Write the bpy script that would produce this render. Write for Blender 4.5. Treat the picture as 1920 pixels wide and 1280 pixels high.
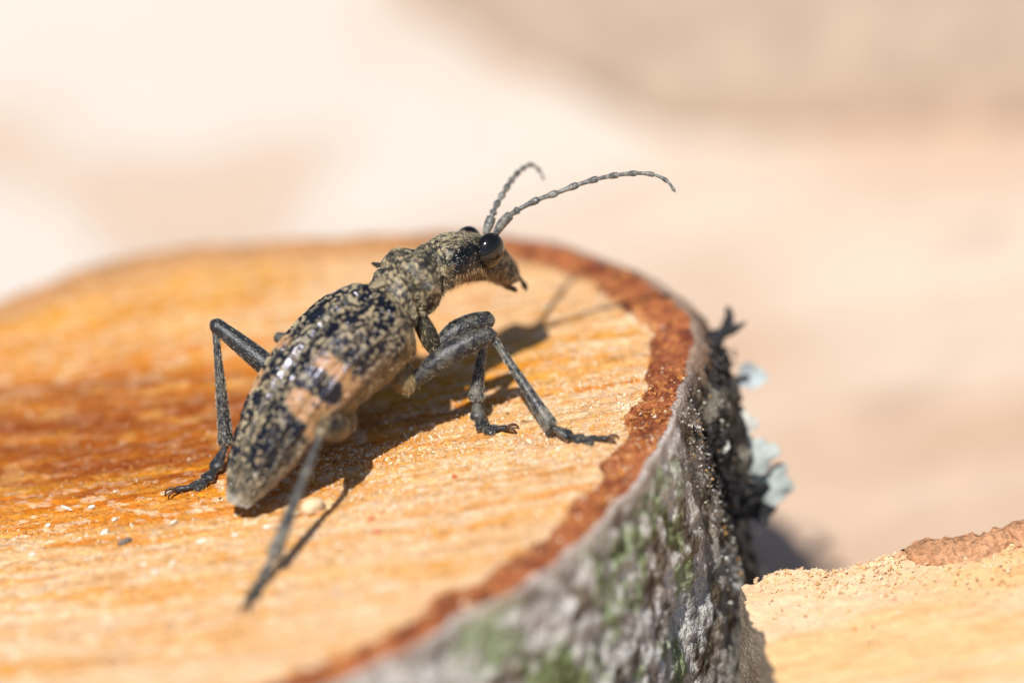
import bpy, math, numpy as np
from math import sin, cos, radians, degrees, pi, atan2

for o in list(bpy.data.objects):
    bpy.data.objects.remove(o, do_unlink=True)
scene = bpy.context.scene
MM = 0.001                      # everything below is laid out in millimetres

# ------------------------------------------------------------------ camera
EL, ROLL, FPX, DIST = radians(28), radians(11), 10000.0, 200.0
XA = np.array([1.0, 0, 0])
UP0 = np.array([0, sin(EL), cos(EL)])
FW = np.array([0, cos(EL), -sin(EL)])
RT = cos(ROLL) * XA - sin(ROLL) * UP0
UPC = sin(ROLL) * XA + cos(ROLL) * UP0

def ray(px, py):
    return FW + RT * (px - 960) / FPX - UPC * (py - 640) / FPX
CAM = -ray(900, 800) * DIST

def P(px, py, z=0.0):           # pixel of the photograph -> point at height z over the cut face
    d = ray(px, py)
    return CAM + d * ((z - CAM[2]) / d[2])

def PL(px, py, p0, n):          # pixel -> point on the plane through p0 with normal n
    d = ray(px, py)
    return CAM + d * (((p0 - CAM) @ n) / (d @ n))

cd = bpy.data.cameras.new('camera')
cam = bpy.data.objects.new('camera', cd)
scene.collection.objects.link(cam)
cd.sensor_width = 36.0
cd.lens = 36.0 * FPX / 1920
cd.clip_start, cd.clip_end = 0.005, 400.0
from mathutils import Matrix, Vector
m = Matrix.Identity(4)
for i in range(3):
    m[i][0], m[i][1], m[i][2], m[i][3] = RT[i], UPC[i], -FW[i], CAM[i] * MM
cam.matrix_world = m
cd.dof.use_dof = True
cd.dof.focus_distance = (DIST - 0.7) * MM
cd.dof.aperture_fstop = 16.5
cd.dof.aperture_blades = 9
scene.camera = cam

# ------------------------------------------------------------------ sky, sun, exposure
SUNV = np.array([-0.17, -0.52, 1.0]); SUNV /= np.linalg.norm(SUNV)
w = bpy.data.worlds.new('World'); scene.world = w; w.use_nodes = True
nt = w.node_tree
sky = nt.nodes.new('ShaderNodeTexSky'); sky.sky_type = 'NISHITA'; sky.sun_disc = False
sky.sun_elevation = math.asin(SUNV[2]); sky.sun_rotation = atan2(SUNV[0], SUNV[1])
bg = nt.nodes['Background']; bg.inputs[1].default_value = 0.075
nt.links.new(sky.outputs[0], bg.inputs[0])
sl = bpy.data.lights.new('sun', 'SUN'); sl.energy = 4.9; sl.angle = radians(0.53); sl.color = (1.0, 0.95, 0.87)
so = bpy.data.objects.new('sun', sl); scene.collection.objects.link(so)
so.rotation_euler = Vector(SUNV).to_track_quat('Z', 'Y').to_euler()
so.location = tuple(SUNV * 0.5)
vs = scene.view_settings
vs.view_transform = 'Standard'; vs.look = 'None'; vs.gamma = 1; vs.use_curve_mapping = False
vs.exposure = 0.02
scene.cycles.use_denoising = True
scene.cycles.max_bounces = 6

# ------------------------------------------------------------------ helpers
rng = np.random.default_rng(7)

def h3(i, j, k, seed):
    n = (i.astype(np.int64) * 374761393 + j.astype(np.int64) * 668265263 + k.astype(np.int64) * 2147483647 + seed * 144665) & 0xffffffff
    n = ((n ^ (n >> 13)) * 1274126177) & 0xffffffff
    n = (n ^ (n >> 16)) & 0xffffffff
    n = (n * 2246822519) & 0xffffffff
    return ((n ^ (n >> 15)) & 0xffffff) / float(0xffffff)

def noise(x, y, z=0.0, seed=0):             # value noise, 0..1
    x, y, z = np.broadcast_arrays(np.asarray(x, float), np.asarray(y, float), np.asarray(z, float))
    i, j, k = np.floor(x), np.floor(y), np.floor(z)
    fx, fy, fz = x - i, y - j, z - k
    fx, fy, fz = [f * f * f * (f * (f * 6 - 15) + 10) for f in (fx, fy, fz)]
    r = 0
    for a in (0, 1):
        for b in (0, 1):
            for c in (0, 1):
                r = r + h3(i + a, j + b, k + c, seed) * (fx if a else 1 - fx) * (fy if b else 1 - fy) * (fz if c else 1 - fz)
    return r

def fbm(x, y, z=0.0, oct=4, seed=0):
    r, a, t = 0, 1.0, 0
    for o in range(oct):
        s = 2.03 ** o
        r = r + a * noise(np.asarray(x) * s + 17.3 * o, np.asarray(y) * s, np.asarray(z) * s, seed + o)
        t += a; a *= 0.5
    return r / t

def sst(a, b, x):
    t = np.clip((np.asarray(x, float) - a) / (b - a), 0, 1)
    return t * t * (3 - 2 * t)

def mix(a, b, t):
    t = np.asarray(t, float)
    if t.ndim: t = t[..., None]
    return np.asarray(a, float) * (1 - t) + np.asarray(b, float) * t

def unit(v):
    v = np.asarray(v, float)
    return v / np.maximum(np.linalg.norm(v, axis=-1, keepdims=True), 1e-12)

def tag(o, label=None, cat=None, group=None, kind=None):
    for k, v in (('label', label), ('category', cat), ('group', group), ('kind', kind)):
        if v: o[k] = v
    return o

def empty(name, loc=(0, 0, 0)):
    o = bpy.data.objects.new(name, None)
    o.empty_display_size = 0.002
    o.location = np.asarray(loc, float) * MM
    scene.collection.objects.link(o)
    return o

def mesh(name, v, faces, mat, parent=None, col=None, smooth=True, attrs=None):
    """v in mm (world); faces: list of integer arrays (quads / tris) ; one mesh object."""
    v = np.asarray(v, float).reshape(-1, 3)
    faces = [np.asarray(f, np.int32) for f in (faces if isinstance(faces, list) else [faces]) if len(f)]
    org = np.zeros(3)
    if parent is None:
        org = v.mean(0); org[2] = v[:, 2].min()
    me = bpy.data.meshes.new(name)
    me.vertices.add(len(v))
    base = org
    if parent is not None:
        base = np.array(parent.get('_o', (0, 0, 0)), float)
    me.vertices.foreach_set('co', ((v - base) * MM).astype(np.float32).ravel())
    nl = sum(f.size for f in faces); nf = sum(len(f) for f in faces)
    me.loops.add(nl); me.polygons.add(nf)
    me.loops.foreach_set('vertex_index', np.concatenate([f.ravel() for f in faces]))
    sizes = np.concatenate([np.full(len(f), f.shape[1], np.int32) for f in faces])
    me.polygons.foreach_set('loop_start', np.concatenate([[0], np.cumsum(sizes)[:-1]]).astype(np.int32))
    me.polygons.foreach_set('use_smooth', np.full(nf, smooth))
    me.update(calc_edges=True)
    if col is not None:
        c = np.asarray(col, float)
        if c.ndim == 1: c = np.broadcast_to(c, (len(v), 3))
        c = c.reshape(-1, 3)
        a = me.attributes.new('col', 'FLOAT_COLOR', 'POINT')
        a.data.foreach_set('color', np.concatenate([np.clip(c, 0, 1), np.ones((len(v), 1))], 1).astype(np.float32).ravel())
    for k, arr in (attrs or {}).items():
        arr = np.asarray(arr, float)
        if arr.ndim == 1 or arr.shape[-1] == 1:
            a = me.attributes.new(k, 'FLOAT', 'POINT'); a.data.foreach_set('value', arr.astype(np.float32).ravel())
        else:
            a = me.attributes.new(k, 'FLOAT_VECTOR', 'POINT'); a.data.foreach_set('vector', arr.astype(np.float32).ravel())
    if mat: me.materials.append(mat)
    o = bpy.data.objects.new(name, me)
    scene.collection.objects.link(o)
    if parent is not None:
        o.parent = parent
        o['_o'] = tuple(float(a) for a in base)
    else:
        o.location = org * MM
        o['_o'] = tuple(org)
    return o

def thing(name, loc, label, cat, group=None):
    o = empty(name, loc); o['_o'] = tuple(float(a) for a in loc)
    return tag(o, label, cat, group)

def gridf(n, m, wrap_m=False, off=0):         # quads of an n x m vertex grid
    i = np.arange(n - 1)[:, None]; j = np.arange(m if wrap_m else m - 1)[None]
    j2 = (j + 1) % m
    q = np.stack([i * m + j, i * m + j2, (i + 1) * m + j2, (i + 1) * m + j], -1).reshape(-1, 4)
    return q + off

def gnormals(g, wrap=False):
    """normals of grid g (n,m,3)"""
    du = np.gradient(g, axis=0)
    if wrap:
        dv = (np.roll(g, -1, 1) - np.roll(g, 1, 1)) / 2
    else:
        dv = np.gradient(g, axis=1)
    return unit(np.cross(du, dv))

def cr(pts, n):                                # Catmull-Rom through rows of pts, n samples
    pts = np.asarray(pts, float)
    k = len(pts)
    d = np.r_[0, np.cumsum(np.linalg.norm(np.diff(pts[:, :3], axis=0), axis=1) ** 0.5 + 1e-9)]
    t = np.linspace(0, d[-1], n)
    # monotone-ish cubic hermite
    mt = np.gradient(pts, d, axis=0)
    i = np.clip(np.searchsorted(d, t, 'right') - 1, 0, k - 2)
    hh = (d[i + 1] - d[i])[:, None]; s = ((t - d[i]) / hh[:, 0])[:, None]
    return (2 * s**3 - 3 * s**2 + 1) * pts[i] + (s**3 - 2 * s**2 + s) * hh * mt[i] + (-2 * s**3 + 3 * s**2) * pts[i + 1] + (s**3 - s**2) * hh * mt[i + 1]

def tube_grid(pts, n=40, m=14, flat=None, ref=(0, 0, 1)):
    """pts rows x,y,z,r -> (n,m,3) grid, tangents. flat: height/width ratio."""
    c = cr(pts, n)
    p, r = c[:, :3], np.maximum(c[:, 3], 1e-3)
    t = unit(np.gradient(p, axis=0))
    s = unit(np.cross(t, np.asarray(ref, float)))
    bad = np.linalg.norm(np.cross(t, np.asarray(ref, float)), axis=1) < 0.15
    if bad.any():
        s[bad] = unit(np.cross(t[bad], np.array([0.3, -1, 0.2])))
    u = np.cross(s, t)
    a = np.linspace(0, 2 * pi, m, endpoint=False)
    fl = 1.0 if flat is None else flat
    g = p[:, None] + r[:, None, None] * (np.cos(a)[None, :, None] * s[:, None] + fl * np.sin(a)[None, :, None] * u[:, None])
    return g, t, c

class MB:                                       # joins pieces of ONE part
    def __init__(s): s.v, s.f3, s.f4, s.c, s.n = [], [], [], [], 0
    def add(s, v, f, col):
        v = np.asarray(v, float).reshape(-1, 3); f = np.asarray(f) + s.n
        (s.f3 if f.shape[1] == 3 else s.f4).append(f)
        c = np.asarray(col, float)
        s.c.append(np.broadcast_to(c, (len(v), 3)) if c.ndim == 1 else c.reshape(-1, 3))
        s.v.append(v); s.n += len(v)
    def tube(s, pts, n, m, col, flat=None, ref=(0, 0, 1)):
        g, t, c = tube_grid(pts, n, m, flat, ref)
        s.grid(g, col); return g, t
    def grid(s, g, col, caps=True):
        n, m = g.shape[:2]
        c = np.asarray(col, float)
        c = np.broadcast_to(c, (n, m, 3)) if c.ndim == 1 else c
        v = g.reshape(-1, 3); k = s.n
        s.add(v, gridf(n, m, True), c)
        if caps:
            j = np.arange(m)
            for row in (0, n - 1):
                cc = g[row].mean(0)
                s.add(cc[None], np.zeros((0, 3), int), c[row, 0])
                ci = s.n - 1
                tri = np.stack([np.full(m, ci), k + row * m + (j + 1) % m, k + row * m + j], 1)
                s.f3.append(tri if row == 0 else tri[:, ::-1])
    def build(s, name, mat, parent=None, smooth=True, attrs=None):
        f = []
        if s.f4: f.append(np.concatenate(s.f4))
        if s.f3: f.append(np.concatenate(s.f3))
        return mesh(name, np.concatenate(s.v), f, mat, parent, np.concatenate(s.c), smooth, attrs)

def hair_arrays(p, d, nrm, L, wd, col, curl=0.25):
    """flat tapered hairs: p base, d direction, nrm surface normal"""
    n = len(p)
    d = unit(d)
    s = unit(np.cross(d, rng.normal(size=(n, 3))))
    L = np.asarray(L)[:, None]; wd = np.asarray(wd)[:, None] * 0.5
    bend = -nrm * L * curl * rng.uniform(0.2, 1, (n, 1))
    mid = p + d * L * 0.55
    tip = p + d * L + bend
    v = np.stack([p - s * wd, p + s * wd, mid + s * wd * 0.8, mid - s * wd * 0.8, tip], 1)
    k = np.arange(n)[:, None] * 5
    q = k + np.array([[0, 1, 2, 3]]); t = k + np.array([[3, 2, 4]])
    c = np.repeat(np.asarray(col)[:, None], 5, 1)
    return v.reshape(-1, 3), q, t, c.reshape(-1, 3)

class Hairs:
    def __init__(s): s.v, s.q, s.t, s.c, s.n = [], [], [], [], 0
    def on_grid(s, g, count, dens, dirf, L, wd, colf, lift=0.35, wrap=True, curl=0.25, jit=0.25):
        """scatter count hairs on grid; dens(i,j)->0..1 keep weight grid; dirf grid of directions; colf grid colours"""
        n, m = g.shape[:2]
        nr = gnormals(g, wrap)
        cen = g.mean(1, keepdims=True)
        if np.sum(nr * (g - cen)) < 0 and wrap: nr = -nr
        mm = m if wrap else m - 1
        du = np.linalg.norm(np.diff(g, axis=0), axis=-1)
        dv = np.linalg.norm((np.roll(g, -1, 1) - g), axis=-1)[:-1]
        area = (du * dv)[:, :mm]
        wgt = area * np.broadcast_to(dens, (n, m))[:-1, :mm]
        wgt = wgt.ravel() / wgt.sum()
        idx = rng.choice(len(wgt), count, p=wgt)
        i, j = idx // mm, idx % mm; j2 = (j + 1) % m
        a, b = rng.random(count)[:, None], rng.random(count)[:, None]
        def ip(G): return (G[i, j] * (1 - a) + G[i + 1, j] * a) * (1 - b) + (G[i, j2] * (1 - a) + G[i + 1, j2] * a) * b
        p, nn = ip(g), unit(ip(nr))
        dd = unit(ip(np.broadcast_to(dirf, g.shape)))
        dd = unit(dd - nn * np.sum(dd * nn, 1, keepdims=True))
        dd = unit(dd + rng.normal(0, jit, dd.shape) + nn * lift)
        c = ip(np.broadcast_to(colf, g.shape)) * rng.uniform(0.6, 1.3, (count, 1))
        LL = rng.uniform(L[0], L[1], count); ww = rng.uniform(wd[0], wd[1], count)
        s.add(hair_arrays(p - nn * 0.01, dd, nn, LL, ww, c, curl))
    def add(s, r):
        v, q, t, c = r
        s.v.append(v); s.q.append(q + s.n); s.t.append(t + s.n); s.c.append(c); s.n += len(v)
    def build(s, name, mat, parent):
        o = mesh(name, np.concatenate(s.v), [np.concatenate(s.q), np.concatenate(s.t)], mat, parent, np.concatenate(s.c))
        o['kind'] = 'stuff'
        return o

# ------------------------------------------------------------------ materials
def material(name, rough=0.6, spec=0.5, base=None, attr='col', fine=None, bump=None, coat=0.0, sss=0.0, metallic=0.0, rough_attr=None, sheen=0.0, fibre=None):
    """fine=(scale per mm, low, high): colour multiplier; bump=(scale per mm, mm height, detail); coordinates are object mm"""
    mt = bpy.data.materials.new(name); mt.use_nodes = True
    N, Lk = mt.node_tree.nodes, mt.node_tree.links
    b = N['Principled BSDF']
    b.inputs['Roughness'].default_value = rough
    b.inputs['Specular IOR Level'].default_value = spec
    b.inputs['Coat Weight'].default_value = coat
    b.inputs['Metallic'].default_value = metallic
    if sheen:
        b.inputs['Sheen Weight'].default_value = sheen
    if sss:
        b.inputs['Subsurface Weight'].default_value = sss
        b.inputs['Subsurface Radius'].default_value = (0.6 * MM, 0.3 * MM, 0.15 * MM)
        b.inputs['Subsurface Scale'].default_value = 1.0
    tc = N.new('ShaderNodeTexCoord')
    sc = N.new('ShaderNodeVectorMath'); sc.operation = 'SCALE'; sc.inputs['Scale'].default_value = 1.0 / MM
    Lk.new(tc.outputs['Object'], sc.inputs[0])
    if base is None:
        at = N.new('ShaderNodeAttribute'); at.attribute_name = attr
        colo = at.outputs['Color']
    else:
        rgb = N.new('ShaderNodeRGB'); rgb.outputs[0].default_value = (*base, 1); colo = rgb.outputs[0]
    if fine:
        nz = N.new('ShaderNodeTexNoise'); nz.inputs['Scale'].default_value = fine[0]; nz.inputs['Detail'].default_value = 5; nz.inputs['Roughness'].default_value = 0.65
        Lk.new(sc.outputs[0], nz.inputs['Vector'])
        mr = N.new('ShaderNodeMapRange'); mr.inputs[1].default_value = 0.3; mr.inputs[2].default_value = 0.7
        mr.inputs[3].default_value = fine[1]; mr.inputs[4].default_value = fine[2]
        Lk.new(nz.outputs[0], mr.inputs[0])
        mu = N.new('ShaderNodeVectorMath'); mu.operation = 'SCALE'
        Lk.new(colo, mu.inputs[0]); Lk.new(mr.outputs[0], mu.inputs['Scale']); colo = mu.outputs[0]
    if fibre:                                   # (scale across, stretch, low, high)
        mp = N.new('ShaderNodeVectorMath'); mp.operation = 'MULTIPLY'; mp.inputs[1].default_value = (fibre[0] * fibre[1], fibre[0], fibre[0])
        Lk.new(sc.outputs[0], mp.inputs[0])
        nf = N.new('ShaderNodeTexNoise'); nf.inputs['Scale'].default_value = 1.0; nf.inputs['Detail'].default_value = 5; nf.inputs['Distortion'].default_value = 0.6
        Lk.new(mp.outputs[0], nf.inputs['Vector'])
        m3 = N.new('ShaderNodeMapRange'); m3.inputs[1].default_value = 0.32; m3.inputs[2].default_value = 0.68; m3.inputs[3].default_value = fibre[2]; m3.inputs[4].default_value = fibre[3]
        Lk.new(nf.outputs[0], m3.inputs[0])
        gm = N.new('ShaderNodeGamma'); Lk.new(colo, gm.inputs[0]); Lk.new(m3.outputs[0], gm.inputs[1]); colo = gm.outputs[0]
    Lk.new(colo, b.inputs['Base Color'])
    if rough_attr:
        ra = N.new('ShaderNodeAttribute'); ra.attribute_name = rough_attr
        Lk.new(ra.outputs['Fac'], b.inputs['Roughness'])
    if bump:
        nz2 = N.new('ShaderNodeTexNoise'); nz2.inputs['Scale'].default_value = bump[0]; nz2.inputs['Detail'].default_value = bump[2] if len(bump) > 2 else 4
        Lk.new(sc.outputs[0], nz2.inputs['Vector'])
        bp = N.new('ShaderNodeBump'); bp.inputs['Strength'].default_value = 1.0; bp.inputs['Distance'].default_value = bump[1] * MM
        Lk.new(nz2.outputs[0], bp.inputs['Height']); Lk.new(bp.outputs[0], b.inputs['Normal'])
    return mt

M = dict(
    wood=material('sawn_wood', 0.62, 0.25, fine=(3.6, 0.72, 1.2), bump=(7.0, 0.17, 6), sss=0.12, fibre=(3.4, 0.10, 1.25, 0.76)),
    pale_wood=material('pale_sawn_wood', 0.65, 0.25, fine=(2.5, 0.86, 1.1), bump=(9.0, 0.05, 6), sss=0.12, fibre=(1.6, 0.2, 1.12, 0.90)),
    ring=material('inner_bark', 0.6, 0.4, fine=(4.0, 0.55, 1.5), bump=(6.0, 0.16, 5)),
    bark=material('bark', 0.95, 0.12, fine=(5.0, 0.65, 1.4), bump=(7.0, 0.28, 6)),
    dust=material('sawdust', 0.55, 0.4, sss=0.2),
    board=material('board_wood', 0.7, 0.3, fine=(0.5, 0.93, 1.06), bump=(2.0, 0.1, 4)),
    shade_tone=material('shade_brown', 0.85, 0.2, fine=(0.4, 0.75, 1.2), bump=(1.5, 0.3, 5)),  # brown of the added slab, shade put into its colour
    soil=material('soil', 0.95, 0.1, base=(0.09, 0.065, 0.045), fine=(0.02, 0.6, 1.4)),
    shell=material('wing_case_cuticle', 0.25, 0.75, bump=(6.5, 0.016, 2), rough_attr='ro'),
    cuticle=material('body_cuticle', 0.42, 0.5, fine=(6.0, 0.6, 1.4), bump=(8.0, 0.05, 3)),
    body=material('head_and_thorax_cuticle', 0.42, 0.5, fine=(6.0, 0.6, 1.4), bump=(8.0, 0.05, 3), rough_attr='ro'),
    legs=material('leg_cuticle', 0.36, 0.55, fine=(9.0, 0.5, 1.6), bump=(12.0, 0.03, 3)),
    eye=material('eye_cornea', 0.10, 0.6, base=(0.006, 0.004, 0.003), coat=0.4),
    hair=material('short_hair', 0.45, 0.5, sheen=0.2),
    lichen=material('lichen', 0.85, 0.2, fine=(4.0, 0.75, 1.2), bump=(5.0, 0.1, 5)),
)

M['shell'].node_tree.nodes['Principled BSDF'].inputs['Specular Tint'].default_value = (0.78, 0.78, 1.0, 1)   # faint blue-violet sheen of the cuticle
M['legs'].node_tree.nodes['Principled BSDF'].inputs['Specular Tint'].default_value = (0.9, 0.93, 1.0, 1)

# ------------------------------------------------------------------ ground and board
BZ = -16.0                                       # top of the board the log slice lies on
GZ = BZ - 28.0
def sheet(name, x0, x1, y0, y1, z, mat, col=None):
    v = [(x0, y0, z), (x1, y0, z), (x1, y1, z), (x0, y1, z)]
    return mesh(name, v, np.array([[0, 1, 2, 3]]), mat, None, col)
g = sheet('ground', -1e5, 1e5, -1e5, 1e5, GZ, M['soil']); tag(g, 'brown bare soil under the board', 'ground', kind='structure')

def make_board():
    x = np.linspace(-330, 330, 441); y = np.linspace(-190, 420, 407)
    X, Y = np.meshgrid(x, y, indexing='ij')
    a = radians(-4)
    gx, gy = X * cos(a) + Y * sin(a), -X * sin(a) + Y * cos(a)
    st = fbm(gx * 0.012, gy * 0.22, 0, 4, 50)
    big = fbm(gx * 0.045, gy * 0.06, 3, 3, 60)
    c = mix((0.62, 0.455, 0.34), (0.69, 0.56, 0.45), sst(0.35, 0.7, big))
    c = mix(c, (0.50, 0.32, 0.20), 0.55 * sst(0.52, 0.75, st))
    pale = sst(28, 60, Y - 0.35 * X) * sst(20, -10, X - 0.15 * Y)
    c = mix(c, mix((0.60, 0.46, 0.36), (0.68, 0.62, 0.565), sst(0.36, 0.54, fbm(gx * 0.07, gy * 0.09, 9, 3, 66))), 0.85 * pale)
    for kx, ky, kr in ((*P(1835, 440, BZ)[:2], 1.1), (*P(1690, 752, BZ)[:2], 0.9), (*P(1800, 640, BZ)[:2], 0.5), (-60, 90, 5), (90, 20, 4)):        # small knots
        kd = np.hypot((X - kx) / (1.1 if kr > 1 else 3.2), Y - ky) / kr
        c = mix(c, (0.30, 0.19, 0.13), 0.5 * sst(1.5, 0.3, kd))
    Z = BZ + 0.25 * (fbm(gx * 0.05, gy * 0.6, 1, 3, 70) - 0.9)
    Z = np.minimum(Z, BZ)
    g = np.stack([X, Y, Z], -1)
    n, m_ = g.shape[:2]
    # closed slab: top sheet plus skirt and bottom
    rim = np.concatenate([np.arange(m_), np.arange(1, n) * m_ + m_ - 1, (n - 1) * m_ + np.arange(m_ - 2, -1, -1), np.arange(n - 2, 0, -1) * m_])
    v = g.reshape(-1, 3); k = len(v)
    low = v[rim].copy(); low[:, 2] = GZ
    r2 = np.arange(len(rim)); nx = (r2 + 1) % len(rim)
    skirt = np.stack([rim, k + r2, k + nx, rim[nx]], 1)
    cc = np.concatenate([c.reshape(-1, 3), c.reshape(-1, 3)[rim] * 0.9])
    o = mesh('wooden_board', np.concatenate([v, low]), [gridf(n, m_), skirt], M['board'], None, cc)
    return tag(o, 'broad pale sawn board lying under the round log slice', 'board')
make_board()

# ------------------------------------------------------------------ the birch slice
CX, CY = -13.0, 0.0
rim_px = [(0, 565), (250, 482), (400, 460), (560, 448), (750, 440), (900, 440), (1000, 452), (1120, 478), (1240, 525), (1290, 570), (1310, 620), (1303, 680),
          (1283, 745), (1250, 830), (1200, 905), (1130, 985), (1060, 1045), (950, 1115), (800, 1200), (640, 1282)]
rt = []
for p in rim_px:
    q = P(*p); rt.append((atan2(q[1] - CY, q[0] - CX), math.hypot(q[0] - CX, q[1] - CY)))
rt += [(radians(a), r) for a, r in ((-90, 17.8), (-115, 18.3), (-140, 18.8), (-165, 19.0), (170, 18.9), (148, 18.6), (126, 18.6))]
rt.sort()
_ra = np.array([a for a, r in rt]); _rr = np.array([r for a, r in rt])
_ra3 = np.concatenate([_ra - 2 * pi, _ra, _ra + 2 * pi]); _rr3 = np.tile(_rr, 3)
_dense = np.linspace(-2 * pi, 2 * pi, 4001)
_dr = np.interp(_dense, _ra3, _rr3)
_k = np.hanning(45); _k /= _k.sum()
_dr = np.convolve(np.pad(_dr, 22, 'edge'), _k, 'valid')
def rimR(th, k=1.0):
    th = (np.asarray(th) + pi) % (2 * pi) - pi
    return np.interp(th, _dense, _dr) + k * 0.35 * (noise(th * 9, 0, 0, 11) - 0.5) + k * 0.22 * (noise(th * 26, 3, 0, 12) - 0.5)
RINGW = 1.75
def innerR(th):
    return rimR(th) - RINGW - 0.5 * (noise(np.asarray(th) * 12, 5, 0, 13) - 0.5)
def grainy(x, y):                               # saw-mark coordinate
    return y + 0.06 * x - 0.005 * x * x + 0.9 * (noise(x * 0.12, y * 0.25, 0, 21) - 0.5)
def faceZ(x, y):
    yy = grainy(x, y)
    z = 0.16 * (fbm(x * 0.10, yy * 0.55, 0, 3, 31) - 0.5) + 0.16 * (fbm(x * 0.35, yy * 2.2, 0, 3, 33) - 0.5)
    z += 0.09 * (fbm(x * 1.6, yy * 4.5, 0, 3, 35) - 0.5) + 0.07 * (noise(x * 6.5, yy * 8, 0, 37) - 0.5)
    return z

log = thing('birch_log', (CX, CY, BZ), 'round birch log slice with orange sawn top and lichen grey bark', 'log')
NTH, NR = 1100, 300
th = np.linspace(-pi, pi, NTH, endpoint=False)
def make_face():
    rr = np.linspace(0.004, 1, NR) ** 0.85
    Rm = innerR(th) + 0.06
    R = rr[:, None] * Rm[None]
    X, Y = CX + R * np.cos(th)[None], CY + R * np.sin(th)[None]
    Z = faceZ(X, Y)
    Z -= 0.06 * sst(0.985, 1.0, rr)[:, None]
    yy = grainy(X, Y)
    # heartwood: deep orange around the pith, drawn out along the saw marks
    hx, hy = (X + 15.5) / 13.5, (yy - 3.2) / 4.7
    heart = np.exp(-(hx ** 2 + hy ** 2) * 0.9)
    s1 = fbm(X * 0.075, yy * 0.62, 2, 4, 41)
    s2 = fbm(X * 0.16, yy * 2.6, 5, 4, 43)
    s3 = fbm(X * 2.0, yy * 4.2, 8, 4, 45)
    pale, peach = (0.80, 0.505, 0.27), (0.75, 0.375, 0.11)
    orange, deep, yel = (0.70, 0.232, 0.010), (0.29, 0.060, 0.003), (0.78, 0.34, 0.014)
    k = np.clip(heart * 1.35 + 0.55 * (s1 - 0.5) + 0.26 * sst(3, -12, X) * sst(-9, -2, yy), 0, 1)
    c = mix(pale, peach, sst(0.0, 0.28, k + 0.5 * (s2 - 0.5)))
    c = mix(c, orange, sst(0.22, 0.62, k + 0.45 * (s2 - 0.5)))
    c = mix(c, deep, 0.9 * sst(0.62, 1.0, k + 0.8 * (s2 - 0.5)))
    calm = 0.35 + 0.65 * sst(-9, -3.5, yy)
    c = mix(c, yel, 0.65 * sst(0.56, 0.72, s1) * sst(0.75, 0.4, heart) * calm)
    c = mix(c, orange, 0.5 * sst(0.58, 0.72, s2) * sst(0.9, 0.3, heart) * calm)
    c = mix(c, (0.66, 0.30, 0.06), 0.5 * sst(0.60, 0.74, fbm(X * 0.9, yy * 1.3, 31, 3, 49)) * sst(-14, -6, yy))
    c = mix(c, (0.86, 0.66, 0.46), 0.6 * sst(0.54, 0.70, s3) * (1 - 0.75 * sst(0.2, 0.7, heart)))
    c = mix(c, (0.38, 0.16, 0.05), 0.4 * sst(0.62, 0.78, fbm(X * 0.5, yy * 3.2, 11, 4, 47)))
    far = sst(4, 15, Y) * sst(-24, -2, X)
    c = mix(c, (0.70, 0.42, 0.20), 0.30 * far)
    g = np.stack([X, Y, Z], -1)
    v = g.reshape(-1, 3); n = NR; m_ = NTH
    tri = np.stack([np.zeros(m_, int) + len(v), (np.arange(m_)), (np.arange(m_) + 1) % m_], 1)
    v2 = np.concatenate([v, [[CX, CY, Z[0].mean()]]])
    cc = np.concatenate([c.reshape(-1, 3), c[0].mean(0)[None]])
    mesh('cut_face', v2, [gridf(n, m_, True)[:, ::-1], tri], M['wood'], log, cc)
make_face()

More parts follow.
